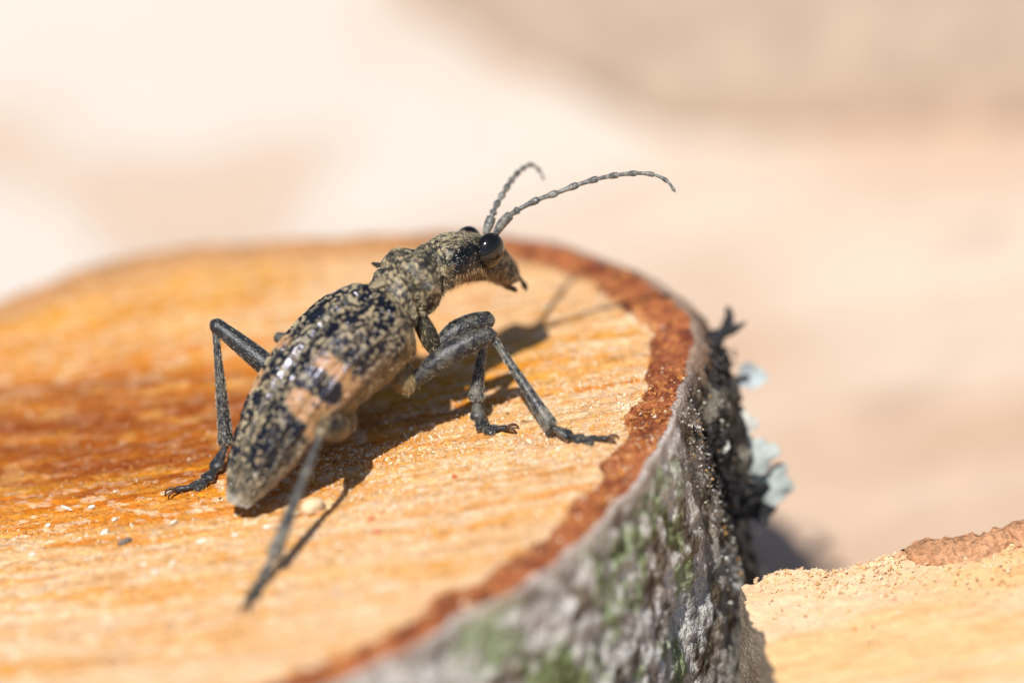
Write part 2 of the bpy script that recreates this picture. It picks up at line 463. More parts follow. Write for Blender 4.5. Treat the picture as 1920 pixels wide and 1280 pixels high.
def bark_flare(thd, z):
    """extra radius of the bark (mm) at angle thd (deg) and height z<=0"""
    d = -z
    f = 0.085 * d * np.exp(-((thd + 2) / 9.0) ** 2)
    f = f + 1.0 * (1 - np.exp(-d / 1.3)) * (1 - 0.75 * sst(5.5, 8.5, d)) * sst(0.5, 5, thd) * sst(55, 22, thd)
    f = f + 0.20 * np.exp(-((thd + 2.2) / 0.8) ** 2) * sst(0, 1, d)
    f = f - 0.45 * np.exp(-((thd - 1.2 + 0.12 * d) / 1.1) ** 2) * sst(0.2, 1.5, d)
    return f
def barkR(th_, z):
    thd = np.degrees((np.asarray(th_) + pi) % (2 * pi) - pi)
    return rimR(th_, np.exp(np.asarray(z) / 1.2)) + bark_flare(thd, z)
NB = 1500
def make_ring_and_bark():
    t = np.linspace(-pi, pi, NB, endpoint=False)
    a = np.linspace(0, 1, 26)[:, None]
    Ri, Ro = innerR(t)[None] - 0.05, rimR(t)[None] - 0.2
    R = Ri + (Ro - Ri) * a
    X, Y = CX + R * np.cos(t), CY + R * np.sin(t)
    Z = faceZ(X, Y) * 0.7 + 0.05 + 0.22 * (fbm(X * 3.0, Y * 3.0, 0, 4, 81) - 0.5) - 0.10 * sst(0.06, 0, a) 
    s = fbm(X * 1.3, Y * 1.3, 0, 4, 83); s2 = fbm(X * 4, Y * 4, 0, 3, 85)
    c = mix((0.17, 0.036, 0.013), (0.40, 0.125, 0.04), sst(0.3, 0.7, s))
    c = mix(c, (0.60, 0.24, 0.06), 0.7 * sst(0.58, 0.75, s2))
    c = mix(c, (0.60, 0.30, 0.11), 0.5 * sst(0.30, 0.08, a) * sst(0.45, 0.6, s))
    c = mix(c, (0.11, 0.03, 0.012), 0.75 * np.exp(-((a - 0.07) / 0.035) ** 2) * sst(0.35, 0.5, noise(R * 0 + t[None] * 30, a, 0, 87)))
    farr = sst(8, 14, Y) * sst(4, -4, X)
    c = mix(c, (0.62, 0.34, 0.14), 0.75 * farr)
    mesh('inner_bark', np.stack([X, Y, Z], -1), gridf(26, NB, True)[:, ::-1], M['ring'], log, c)
    # bark: lip on top, then the side down to the board
    d = np.concatenate([np.zeros(4), np.linspace(0, 1, 110)[1:] ** 1.15 * -BZ])
    inset = np.concatenate([[0.27, 0.16, 0.07, 0.0], np.zeros(109)])
    D, Tt = np.meshgrid(d, t, indexing='ij')
    thd = np.degrees(Tt)
    R = barkR(Tt, -D) - inset[:, None]
    arc = R * Tt
    lump = fbm(arc * 0.55, D * 0.45, 0, 4, 91) - 0.5
    fl = fbm(arc * 2.0, D * 2.0, 4, 4, 93) - 0.5 + 0.35 * (noise(arc * 7, D * 6, 3, 94) - 0.5)
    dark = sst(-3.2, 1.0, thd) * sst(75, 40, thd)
    R = R + sst(0, 0.8, D) * (0.60 * lump + 0.42 * fl * (1 + 0.6 * dark))
    Z = -D + np.where(inset[:, None] > 0.01, 0.06 + 0.14 * (fbm(arc * 3, 0.5, 0, 3, 95) - 0.5), 0.05 * sst(0.8, 0, D))
    Z = np.maximum(Z, BZ)
    X, Y = CX + R * np.cos(Tt), CY + R * np.sin(Tt)
    n1 = fbm(arc * 0.72, D * 0.66, 7, 5, 97); n2 = fbm(arc * 0.62, D * 0.58, 17, 5, 99); n3 = fbm(arc * 1.8, D * 1.2, 27, 4, 101)
    br = mix((0.17, 0.13, 0.10), (0.40, 0.34, 0.28), sst(0.35, 0.65, n3))
    li = mix(br, (0.74, 0.73, 0.715), 0.92 * sst(0.36, 0.50, n1 + 0.25 * (n3 - 0.5)))
    li = mix(li, (0.23, 0.31, 0.12), 0.8 * sst(0.48, 0.60, n2 + 0.2 * (n3 - 0.5)) * sst(-3, -16, thd))
    li = mix(li, (0.74, 0.72, 0.70), 0.8 * sst(0.55, 0.64, n3))
    li = mix(li, (0.15, 0.12, 0.09), 0.45 * sst(0.42, 0.32, n3))
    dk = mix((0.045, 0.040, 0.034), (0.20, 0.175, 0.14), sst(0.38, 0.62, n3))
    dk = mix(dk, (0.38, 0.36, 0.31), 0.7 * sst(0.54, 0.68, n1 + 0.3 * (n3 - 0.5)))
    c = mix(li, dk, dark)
    brn = np.exp(-((thd + 6) / 4.5) ** 2)
    c = mix(c, mix((0.12, 0.095, 0.06), (0.36, 0.32, 0.26), sst(0.4, 0.62, n3)), 0.75 * brn * sst(0.6, 2.5, D))
    lip = sst(0.55, 0.1, D) * (0.35 + 0.65 * sst(3, -3, thd))
    c = mix(c, mix((0.22, 0.10, 0.05), (0.40, 0.24, 0.14), n3), 0.8 * sst(1.2, 0.2, D) * sst(0, 6, thd) * sst(60, 45, thd))
    c = mix(c, mix((0.50, 0.36, 0.30), (0.66, 0.60, 0.56), n1), 0.8 * lip)
    c = mix(c, mix((0.55, 0.30, 0.13), (0.66, 0.42, 0.22), n3), 0.9 * sst(42, 58, thd) * sst(170, 140, thd) * sst(3.0, 1.0, D))
    mesh('bark', np.stack([X, Y, Z], -1), gridf(len(d), NB, True)[:, ::-1], M['bark'], log, c)
make_ring_and_bark()

def on_bark(px, py):
    """the bark point a pixel looks at (or passes closest to)"""
    z = np.linspace(-0.3, -14, 400)
    q = np.array([P(px, py, a) for a in z])
    d = np.hypot(q[:, 0] - CX, q[:, 1] - CY) - barkR(np.arctan2(q[:, 1] - CY, q[:, 0] - CX), z)
    i = int(np.argmax(d < 0)) if (d < 0).any() else int(np.argmin(d))
    return q[i], unit(np.array([q[i][0] - CX, q[i][1] - CY, 0.0]))

# ------------------------------------------------------------------ second log and the slab standing in for shade
def prism_log(name, label, top_poly, ztop, zbot, spread, face_col, side_col, strip=None, mats=('wood', 'bark'), nsub=1100, amp=0.25):
    t = thing(name, (*np.mean(top_poly, 0), zbot), label, 'log')
    pp = np.asarray(top_poly, float)
    pp = np.concatenate([pp, pp[:1]])
    d = np.r_[0, np.cumsum(np.linalg.norm(np.diff(pp, axis=0), axis=1))]
    s = np.linspace(0, d[-1], nsub, endpoint=False)
    o = np.stack([np.interp(s, d, pp[:, 0]), np.interp(s, d, pp[:, 1])], 1)
    c0 = o.mean(0)
    out = unit(o - c0)
    rag = amp * (fbm(o[:, 0] * 0.9, o[:, 1] * 0.9, 0, 4, 131) - 0.5) * 2 + 0.10 * (noise(o[:, 0] * 6, o[:, 1] * 6, 0, 133) - 0.5) * 2
    o = o + out * rag[:, None]
    a = (np.linspace(0.0, 1, 150) ** 0.8)[:, None, None]
    g2 = c0 + (o - c0)[None] * np.maximum(a, 0.002)
    X, Y = g2[..., 0], g2[..., 1]
    eg = 0.25 + 0.75 * sst(0.965, 0.995, a[..., 0])
    Z = ztop + 0.30 * (fbm(X * 0.4, Y * 0.6, 0, 3, 135) - 0.5) + eg * (0.24 * (fbm(X * 2.2, Y * 2.8, 0, 3, 137) - 0.5) + 0.14 * (noise(X * 7, Y * 7, 0, 138) - 0.5))
    fc = face_col(X, Y)
    mesh('cut_face', np.stack([X, Y, Z], -1), gridf(150, nsub, True)[:, ::-1], M[mats[0]], t, fc)
    dd = np.linspace(0, 1, 40)[:, None]
    R = o[None] + out[None] * (spread * dd ** 0.8)[..., None] + out[None] * (0.5 * (fbm(s[None] * 0.5, dd * 9, 0, 4, 139) - 0.5) * sst(0, 0.1, dd))[..., None]
    Zs = Z[-1][None] * (1 - dd) + zbot * dd
    mesh('bark', np.stack([R[..., 0], R[..., 1], Zs], -1), gridf(40, nsub, True)[:, ::-1], M[mats[1]], t, side_col(s[None] + 0 * dd, dd + 0 * s[None]))
    return t, o, Z

ZC = -6.7
def cface(X, Y):
    s1 = fbm(X * 0.10, (Y - 0.1 * X) * 0.5, 0, 4, 141); s2 = fbm(X * 0.7, Y * 1.6, 0, 4, 143)
    c = mix((0.76, 0.48, 0.24), (0.80, 0.56, 0.36), sst(0.3, 0.7, s1))
    return mix(c, (0.62, 0.32, 0.10), 0.22 * sst(0.55, 0.75, s2))
def cside(s, d):
    n = fbm(s * 0.8, d * 8, 0, 4, 145)
    return mix((0.16, 0.12, 0.09), (0.42, 0.36, 0.30), n)
fe = [P(1388, 1098, ZC), P(1480, 1068, ZC), P(1560, 1072, ZC), P(1640, 1050, ZC), P(1690, 1040, ZC), P(1770, 1022, ZC), P(1850, 1010, ZC), P(1920, 985, ZC)]
lft = [P(1465, 1290, ZC), P(1430, 1200, ZC)]
far_edge = [(p[0], p[1]) for p in fe]
poly = [(p[0], p[1]) for p in lft] + far_edge + [(24, -2.4), (31, -4.5), (37, -10), (39, -19), (36, -28), (29, -34), (20, -34), (13, -27), (10.2, -19)]
tl, _, _ = prism_log('log', 'pale orange sawn log with ragged edge beside the birch slice', poly[::-1], ZC, BZ, 1.6, cface, cside, mats=('pale_wood', 'bark'))
# strip of reddish bark standing up along its far edge
def make_strip():
    top = [(1682, 1034), (1690, 1018), (1740, 1006), (1800, 1000), (1850, 990), (1885, 980), (1930, 972)]
    a = np.array([P(x, y, ZC + 0.35) for x, y in top])
    b = [(26, -2.0), (31, -4.0), (36.5, -9.5)]
    pts = np.concatenate([a[:, :2], b])
    ln = np.r_[0, np.cumsum(np.linalg.norm(np.diff(pts, axis=0), axis=1))]
    n = 420
    s = np.linspace(0, ln[-1], n)
    p = np.stack([np.interp(s, ln, pts[:, 0]), np.interp(s, ln, pts[:, 1])], 1)
    tg = unit(np.gradient(p, axis=0)); nr = np.stack([tg[:, 1], -tg[:, 0]], 1)      # towards the log
    wv = 1.35 * (0.08 + 0.92 * sst(0, 1.3, s)) * (0.75 + 0.5 * noise(s * 0.9, 0, 0, 152))
    prof = [(0.0, -9.0), (0.0, -1.0), (0.0, -0.12), (0.06, 0.0), (0.4, -0.03), (0.7, -0.10), (0.92, -0.2), (1.0, -0.4), (1.0, -1.2)]
    g = []
    for (f, z) in prof:
        q = p + nr * (wv * f)[:, None]
        zz = ZC + 0.35 - 0.45 * sst(1.4, 0, s) + z + 0.38 * (fbm(s * 1.3, f * 2, 0, 5, 151) - 0.5) + 0.22 * (noise(s * 7, f * 6, 0, 153) - 0.5)
        g.append(np.c_[q + 0.5 * (fbm(s * 1.6, f * 3, 3, 4, 154) - 0.5)[:, None] * nr, np.maximum(zz, BZ)])
    g = np.array(g)
    c = mix((0.42, 0.19, 0.09), (0.62, 0.34, 0.18), fbm(g[..., 0] * 2.5, g[..., 1] * 2.5, 0, 4, 155))
    mesh('bark_strip', g, gridf(len(prof), n), M['ring'], tl, c)
make_strip()

# low brown slab added far behind, standing in for a soft shadow
def make_slab():
    a0, a1 = np.array([1.0, 86.0]), np.array([152.0, 18.0])
    ax = unit(a1 - a0); L = np.linalg.norm(a1 - a0); nx = np.array([-ax[1], ax[0]])
    S, Ph = np.meshgrid(np.linspace(0, L, 220), np.linspace(0, pi, 90), indexing='ij')
    tp = np.sqrt(np.clip(S / 22, 0, 1)) * np.sqrt(np.clip((L - S) / 22, 0, 1))
    Wd = 23 * tp * (1 + 0.3 * (noise(S * 0.08, 0, 0, 161) - 0.5)) + 0.1
    Hh = 6.5 * tp + 1.4 * tp * (fbm(S * 0.09, Ph * 4, 0, 4, 163) - 0.5)
    X = a0[0] + ax[0] * S + nx[0] * Wd * np.cos(Ph); Y = a0[1] + ax[1] * S + nx[1] * Wd * np.cos(Ph)
    Z = BZ - 0.3 + np.maximum(Hh * np.sin(Ph) ** 0.8, 0)
    c = mix((0.41, 0.30, 0.225), (0.52, 0.395, 0.305), fbm(S * 0.05, Ph * 5, 0, 4, 165))
    mb_ = MB(); n, m_ = S.shape
    mb_.add(np.stack([X, Y, Z], -1), gridf(n, m_), c)
    f0 = np.stack([np.arange(n - 1) * m_, np.arange(n - 1) * m_ + m_ - 1, np.arange(1, n) * m_ + m_ - 1, np.arange(1, n) * m_], 1)
    mb_.f4.append(f0)
    tag(mb_.build('shade_slab', M['shade_tone']), 'low brown slab added in place of a soft shadow on far side of the board', 'bark')
make_slab()

def edge_dust():
    a = np.array([P(x, y, ZC) for x, y in ((1388, 1098), (1480, 1068), (1560, 1072), (1640, 1050), (1690, 1040), (1770, 1034), (1850, 1022), (1920, 1010), (1990, 1000))])
    t_ = rng.uniform(0, 8, 1500); i_ = t_.astype(int); f_ = (t_ - i_)[:, None]
    p = a[i_] * (1 - f_) + a[np.minimum(i_ + 1, 8)] * f_
    back_ = np.abs(rng.normal(0, 1, 1500)) ** 1.7 * 1.3
    p[:, 1] -= back_ - 0.05; p[:, 0] += rng.normal(0, .1, 1500)
    p = p[p[:, 0] > 8.75 - 0.06 * p[:, 1]]
    p[:, 2] = ZC + rng.uniform(-.02, .12, len(p)) - 0.02
    n_ = len(p)
    cl = mix((0.72, 0.42, 0.18), (0.82, 0.62, 0.42), rng.random(n_))
    v_, f3, c_ = [], [], []
    o = grains('sawdust', p, rng.uniform(.12, .29, n_) ** 2, cl, M['dust'], aniso=(.3, 2.0))
    tag(o, 'pale sawdust crumbs along the ragged edge of the second log', 'sawdust', kind='stuff')

# ------------------------------------------------------------------ the beetle
PSI = radians(34)
BF = np.array([cos(PSI), sin(PSI), 0.0])         # forward
BR = np.array([sin(PSI), -cos(PSI), 0.0])        # to its right
ZU = np.array([0, 0, 1.0])
T0 = P(432, 940, 0.9)
def SP(px, py, right=0.0):                       # pixel -> point on the plane `right` mm beside the midline
    return PL(px, py, T0 + BR * right, BR)
def B(s, right, z):
    return T0 * [1, 1, 0] + BF * (s * 0.93) + BR * right + ZU * (z + 0.06 * s)
def sz(p):
    return np.array([(p - T0) @ BF, p[2]])

beetle = thing('longhorn_beetle', (*(T0 + BF * 7)[:2], 0.0), 'mottled black and buff longhorn beetle standing on the orange log slice', 'beetle')

BUFF, PALE, INK = np.array((0.36, 0.29, 0.17)), np.array((0.50, 0.44, 0.30)), np.array((0.006, 0.006, 0.008))
TAN, GOLD = np.array((0.44, 0.205, 0.065)), np.array((0.50, 0.27, 0.08))

# body: rows top pixel, thickness, pitch, half width
ST = [((437, 928), .45, 55, .40), ((448, 880), 1.0, 52, .80), ((470, 825), 1.6, 46, 1.2), ((505, 752), 2.3, 38, 1.6), ((550, 682), 2.9, 28, 1.85),
      ((605, 617), 3.15, 18, 1.98), ((655, 573), 3.2, 11, 2.0), ((690, 547), 3.1, 8, 1.9), ((704, 540), 2.9, 8, 1.65), ((713, 533), 2.5, 8, 1.32),
      ((719, 521), 2.45, 7, 1.22), ((724, 512), 2.5, 6, 1.27), ((730, 503), 2.5, 6, 1.18), ((741, 489), 2.65, 5, 1.40), ((756, 478), 2.75, 3, 1.52),
      ((772, 471), 2.65, 0, 1.42), ((787, 469), 2.35, -4, 1.16), ((795, 466), 2.2, -7, 1.04), ((803, 460), 2.22, -10, 1.08), ((810, 457), 2.12, -14, 1.04),
      ((815, 457), 1.9, -17, .90), ((822, 452), 1.95, -20, .92), ((838, 443), 2.05, -25, 1.02), ((858, 437), 2.05, -30, 1.05), ((878, 435), 1.95, -35, .98),
      ((896, 438), 1.88, -36, .84), ((914, 443), 1.75, -39, .78), ((935, 458), 1.42, -41, .70), ((951, 478), 1.16, -44, .64), ((961, 495), .88, -47, .58), ((967, 507), .55, -50, .44)]
rows = []
for (px, th_, pit, wd) in ST:
    tp = sz(SP(*px)); p_ = radians(pit)
    bt = tp + th_ * np.array([sin(p_), -cos(p_)])
    rows.append([tp[0], tp[1], bt[0], bt[1], wd])
rows = np.array(rows)
slim = 1 - 0.09 * np.exp(-((np.arange(len(ST)) - 15.5) / 5.0) ** 4)[:, None]
rows[:, 2:4] = rows[:, :2] + (rows[:, 2:4] - rows[:, :2]) * slim; rows[:, 4:] *= slim
NBD, MBD = 360, 110
def resample(rows, n):
    mid = (rows[:, :2] + rows[:, 2:4]) / 2
    d = np.r_[0, np.cumsum(np.linalg.norm(np.diff(mid, axis=0), axis=1) + 0.02)]
    t = np.linspace(0, d[-1], n)
    mt = np.gradient(rows, d, axis=0) * 0.85
    i = np.clip(np.searchsorted(d, t, 'right') - 1, 0, len(d) - 2)
    hh = (d[i + 1] - d[i])[:, None]; s = ((t - d[i]) / hh[:, 0])[:, None]
    r = (2*s**3-3*s**2+1)*rows[i] + (s**3-2*s**2+s)*hh*mt[i] + (-2*s**3+3*s**2)*rows[i+1] + (s**3-s**2)*hh*mt[i+1]
    return r, t, d
br_, tpar, dpar = resample(rows, NBD)
kst = np.interp(tpar, dpar, np.arange(len(ST)))          # station number of every ring
ang = np.linspace(0, 2 * pi, MBD, endpoint=False)       # 0 = right, pi/2 = top
def sgnpow(x, e): return np.sign(x) * np.abs(x) ** e
def body_grid():
    c2 = (br_[:, :2] + br_[:, 2:4]) / 2; u2 = (br_[:, :2] - br_[:, 2:4]) / 2
    ca, sa = sgnpow(np.cos(ang), 0.92), sgnpow(np.sin(ang), 0.92)
    cen = T0[None] * [1, 1, 0] + c2[:, :1] * BF + c2[:, 1:] * ZU
    upv = u2[:, :1] * BF + u2[:, 1:] * ZU
    g = cen[:, None] + upv[:, None] * sa[None, :, None] + BR * (br_[:, 4][:, None] * ca[None])[..., None]
    nr = gnormals(g, True)
    if np.sum(nr * (g - cen[:, None])) < 0: nr = -nr
    K = kst[:, None] + 0 * ang[None]
    sides = np.abs(np.cos(ang))[None]; top = np.sin(ang)[None]
    disp = 0.10 * (fbm(g[..., 0] * 1.6, g[..., 1] * 1.6, g[..., 2] * 1.6, 3, 201) - 0.5)
    disp = disp + 0.035 * (noise(g[..., 0] * 9, g[..., 1] * 9, g[..., 2] * 9, 203) - 0.5)
    # side thorns of the pronotum, bumps on its disc, temples of the head
    for a0 in (0.12, pi - 0.12):
        da = np.angle(np.exp(1j * (ang - a0)))[None]
        rr = np.sqrt(((K - 14.0) / 0.75) ** 2 + (da / 0.30) ** 2)
        disp = disp + 0.40 * np.clip(1 - rr, 0, 1) ** 1.2
    for a0 in (pi / 2 - 0.45, pi / 2 + 0.45):
        da = np.angle(np.exp(1j * (ang - a0)))[None]
        disp = disp + 0.14 * np.exp(-((K - 14.2) / 0.9) ** 2 - (da / 0.32) ** 2)
    da = np.angle(np.exp(1j * (ang - pi / 2)))[None]
    disp = disp - 0.13 * np.exp(-((K - 14.0) / 1.4) ** 2 - (da / 0.16) ** 2)
    disp = disp - 0.10 * np.exp(-((K - 24.0) / 3.0) ** 2 - (da / 0.14) ** 2)
    disp = disp - 0.11 * np.exp(-((K - 18.6) / 0.28) ** 2) - 0.13 * np.exp(-((K - 17.2) / 0.35) ** 2) - 0.14 * np.exp(-((K - 12.3) / 0.35) ** 2) - 0.08 * np.exp(-((K - 20.2) / 0.3) ** 2)
    # belly segment seams
    for kk in (2.4, 3.4, 4.4, 5.4, 6.6):
        disp = disp - 0.07 * np.exp(-((K - kk) / 0.09) ** 2) * (top < 0.2)
    g = g + nr * disp[..., None]
    return g, nr, cen, K
bg_, bnr, bcen, BK = body_grid()
def body_col(g, K):
    x, y, z = g[..., 0], g[..., 1], g[..., 2]
    top = np.sin(ang)[None]; side = np.cos(ang)[None]
    n1 = fbm(x * 3.2, y * 3.2, z * 3.2, 3, 211); n2 = fbm(x * 7, y * 7, z * 7, 3, 213)
    base = mix((0.016, 0.015, 0.015), (0.05, 0.043, 0.03), sst(0.4, 0.62, n1))
    base = mix(base, BUFF * 1.15, 0.75 * sst(0.53, 0.62, n2))
    belly = sst(0.25, -0.25, top) * sst(8.5, 7, K)
    base = mix(base, mix((0.05, 0.035, 0.018), (0.30, 0.20, 0.08), n1), 0.85 * belly)
    # bare glossy black cheek behind each eye
    chk = np.exp(-((K - 23.6) / 2.9) ** 4) * np.exp(-((np.sin(ang)[None] - 0.12) / 0.62) ** 4) * (np.abs(side) > 0.4)
    base = mix(base, INK * 0.6, np.clip(chk * 1.6, 0, 1))
    und = sst(-0.35, -0.75, top) * sst(19.5, 21, K)
    base = mix(base, (0.13, 0.06, 0.03), 0.8 * und)
    muz = sst(26.5, 28, K)
    base = mix(base, mix((0.03, 0.028, 0.025), (0.24, 0.20, 0.14), sst(0.4, 0.65, n2)), 0.7 * muz)
    return base, np.clip(chk, 0, 1), und
bcol, chk, und = body_col(bg_, BK)
mb = MB(); mb.grid(bg_, bcol)
i14 = int(np.argmin(np.abs(kst - 14.0)))
for a0, sg, ln_ in ((0.12, 1, .5), (pi - 0.12, -1, 1.0)):       # pointed tips of the side thorns, the near one worn
    j14 = int(round(a0 / (2 * pi) * MBD)); q = bg_[i14, j14]; dr_ = unit(BR * sg + ZU * 0.15 - BF * 0.25)
    mb.tube([np.r_[q - dr_ * .18, .20], np.r_[q + dr_ * .05 * ln_, .13], np.r_[q + dr_ * .25 * ln_, .085], np.r_[q + dr_ * .40 * ln_, .04], np.r_[q + dr_ * .43 * ln_, .01]], 20, 14, (0.03, 0.028, 0.026) if sg < 0 else (0.16, 0.10, 0.05))
ro_b = np.full(sum(len(v) for v in mb.v), 0.45); ro_b[:bg_.shape[0] * bg_.shape[1]] = (0.45 - 0.28 * np.clip(chk * 1.6, 0, 1)).ravel()
body = mb.build('body', M['body'], beetle, attrs={'ro': ro_b})

# eyes
def ellipsoid(c, ax, nu=36, nv=24):
    u = np.linspace(0, 2 * pi, nu, endpoint=False); v = np.linspace(0.02, pi - 0.02, nv)
    V, U = np.meshgrid(v, u, indexing='ij')
    d = np.stack([np.sin(V) * np.cos(U), np.sin(V) * np.sin(U), np.cos(V)], -1)
    return c + d @ np.asarray(ax)
def add_eye(px, right):
    c = SP(*px, right)
    hp = radians(-38)
    f = BF * cos(hp) + ZU * sin(hp); u = np.cross(BR, f)
    ax = np.array([f * 0.62, BR * 0.48 * np.sign(right), u * 0.70])
    m_ = MB(); m_.grid(ellipsoid(c, ax), (0.01, 0.01, 0.01))
    o = m_.build('eye', M['eye'], beetle); return c
eyeR = add_eye((917, 470), 0.72)
# the other eye mirrored across the midline
cc = eyeR - 2 * ((eyeR - T0) @ BR) * BR + BR * 0.12
hp = radians(-38); f_ = BF * cos(hp) + ZU * sin(hp)
m_ = MB(); m_.grid(ellipsoid(cc, np.array([f_ * 0.58, -BR * 0.42, np.cross(BR, f_) * 0.60])), (0.01, 0.01, 0.01)); m_.build('eye', M['eye'], beetle)

# wing cases
SUT = [(712, 531), (700, 533), (670, 550), (640, 572), (605, 604), (573, 640), (540, 684), (513, 727), (488, 778), (468, 826), (450, 876), (438, 915), (431, 942)]
sut2 = np.array([sz(SP(*p)) for p in SUT])
NE, ME = 420, 190
def smooth1(a, k=41):
    w_ = np.hanning(k); w_ /= w_.sum()
    pad = k // 2
    lo = 2 * a[0] - a[1:pad + 1][::-1]; hi = 2 * a[-1] - a[-pad - 1:-1][::-1]
    return np.convolve(np.concatenate([lo, a, hi]), w_, 'valid')
dd = np.r_[0, np.cumsum(np.linalg.norm(np.diff(sut2, axis=0), axis=1))]
ue = np.linspace(0, 1, NE)
se, ze = [smooth1(np.interp(ue * dd[-1], dd, sut2[:, k])) for k in (0, 1)]
ELLEN = dd[-1]
def elytron(sg):
    """sg=+1 right, -1 left"""
    tan = unit(np.stack([np.gradient(se), np.gradient(ze)], 1))       # towards the tip
    up = np.stack([tan[:, 1] * 1.0, -tan[:, 0]], 1)
    up = np.where((up[:, 1] < 0)[:, None], -up, up)
    W = np.interp(ue, [0, .015, .04, .08, .16, .3, .5, .68, .8, .88, .94, .98, 1.0], [1.10, 1.5, 1.80, 2.02, 2.12, 2.10, 1.98, 1.75, 1.47, 1.18, .88, .62, .46])
    H = np.interp(ue, [0, .03, .1, .3, .5, .7, .85, .95, 1.0], [1.1, 1.40, 1.52, 1.48, 1.32, 1.10, .85, .58, .38])
    W, H = smooth1(W, 15), smooth1(H, 15)
    front = 0.42 * np.clip(1 - ue / 0.05, 0, 1) ** 2                   # rolls down at the base
    v = np.linspace(0, 1, ME)
    ph = v * radians(108)
    yl = np.sin(np.minimum(ph, pi / 2)) ** 0.80
    yl = np.where(ph > pi / 2, 1 - 0.9 * (1 - np.sin(ph)), yl)
    dr = (1 - np.sign(np.cos(ph)) * np.abs(np.cos(ph)) ** 0.92)
    Y = W[:, None] * yl[None]
    DR = H[:, None] * dr[None] + front[:, None]
    V = v[None] + 0 * ue[:, None]; U = ue[:, None] + 0 * v[None]
    # relief: lengthwise ribs, sunk suture, punctures
    x, y = U * ELLEN, Y
    rib = sum(0.085 * np.exp(-((V - vc) / 0.028) ** 2) for vc in (0.20, 0.41, 0.60)) * sst(0.04, 0.2, U) * sst(1.0, 0.82, U)
    punct = noise(x * 5.2, V * 17, 0, 221 + sg)
    rel = rib - 0.05 * sst(0.62, 0.9, punct) - 0.09 * np.exp(-(V / 0.016) ** 2) + 0.035 * np.exp(-((V - 0.035) / 0.02) ** 2) + 0.05 * sst(0.80, 0.86, V) * sst(0.95, 0.88, V)
    rel = rel + 0.05 * (fbm(x * 1.1, V * 4, 3, 3, 223 + sg) - 0.5)
    P2 = np.stack([se, ze], 1)[:, None] - up[:, None] * DR[..., None]
    base = T0 * [1, 1, 0] + P2[..., :1] * BF + P2[..., 1:] * ZU
    g = base + BR * (sg * (Y + 0.004))[..., None]
    nr = gnormals(g); nr = nr * np.sign(np.sum(nr * (g - (base - ZU * 1.5)), -1).mean())
    g = g + nr * rel[..., None]
    # ---- colours
    xm, ym = U * ELLEN, V * 3.1                                       # mm along / across
    # worm-like mottling: band-passed noise, drawn out along the case
    wrm = fbm(xm * 7.0, ym * 9.0, 1 + sg, 2, 231) - 0.5 + 0.16 * (0.5 - fbm(xm * 1.1, ym * 1.4, 5 + sg, 1, 233))
    wv = noise(xm * 8.0 + 2.2 * noise(xm * 3.3, ym * 3.3, 0, 236), ym * 11.5 + 2.0 * noise(xm * 3.5, ym * 3.5, 9, 235), 4 + sg, 237)
    mot = sst(0.565, 0.66, 0.55 * wv + 0.45 * (wrm * 0.9 + 0.5))
    lat = sst(0.10, 0.30, V)
    hb = 0.16 * (fbm(xm * 1.4, ym * 1.4, 7, 3, 239) - 0.5)
    def blotch(uc, vc, ru, rv, p_=2.6):
        e = (np.abs((U + hb * 0.35 - uc) / ru) ** p_ + np.abs((V + hb - vc) / rv) ** p_)
        return sst(1.25, 0.75, e)
    tan1 = np.maximum(blotch(.395, .50, .040, .32), blotch(.44, .80, .085, .12))
    tan2 = np.maximum(blotch(.565, .50, .046, .30), blotch(.585, .77, .09, .12))
    tanm = np.maximum(tan1, tan2) * (1 - 0.8 * sst(0.56, 0.70, fbm(xm * 4.5, ym * 6, 6, 3, 240)))
    blk = np.maximum(blotch(.480, .66, .042, .17), blotch(.74, .47, .11, .24) * (0.45 + 0.55 * sst(0.36, 0.5, noise(xm * 4.5, V * 22, 2, 249))))
    c = mix(INK, mix(np.array((0.40, 0.30, 0.155)), (0.36, 0.31, 0.20), noise(xm * 2, ym * 2, 2, 241)), mot * 0.9)
    c = mix(c, mix(TAN, (0.50, 0.31, 0.15), fbm(xm * 3, ym * 3, 3, 3, 243)), tanm * (0.75 + 0.25 * noise(xm * 5, ym * 5, 4, 245)))
    c = mix(c, INK, blk)
    edge = sst(0.79, 0.84, V) * sst(0.99, 0.9, V) * sst(0.10, 0.3, U)
    c = mix(c, (0.34, 0.22, 0.13), 0.6 * edge * (0.35 + 0.65 * noise(xm * 6, ym * 9, 5, 248)))
    tip = sst(0.955, 0.99, U)
    c = mix(c, (0.50, 0.46, 0.39), 0.8 * tip)
    rows_ = sst(0.5, 0.7, noise(xm * 0.5, V * 24, 3, 247)) * sst(0.6, 0.8, U) * 0.4
    c = mix(c, PALE * 0.8, rows_ * (1 - blk) * 0.6)
    c = mix(c, (0.30, 0.26, 0.18), 0.55 * np.exp(-((V - 0.03) / 0.012) ** 2) * sst(0.05, 0.2, U))
    hairy = np.clip(mot * (1 - blk) * 1.0 + 0.3 * tanm + 0.4 * tip, 0.03, 1)
    ro = 0.20 + 0.42 * np.clip(mot * (1 - blk) + tanm * 0.5, 0, 1)
    n, m_ = g.shape[:2]
    f = gridf(n, m_)
    if sg > 0: f = f[:, ::-1]
    o = mesh('wing_case', g.reshape(-1, 3), f, M['shell'], beetle, c.reshape(-1, 3), True, {'ro': ro.ravel()})
    sm = o.modifiers.new('thickness', 'SOLIDIFY'); sm.thickness = 0.05 * MM; sm.offset = -1
    H_ = Hairs()
    tand = np.concatenate([np.diff(g, axis=0), (g[-1] - g[-2])[None]])
    H_.on_grid(g, 3800, hairy ** 3 * (V < 0.9), tand, (.06, .13), (.009, .016), c * 0.5 + PALE * 0.85, lift=0.18, wrap=False, curl=0.35)
    h = H_.build('short_hair', M['hair'], o)
    return g
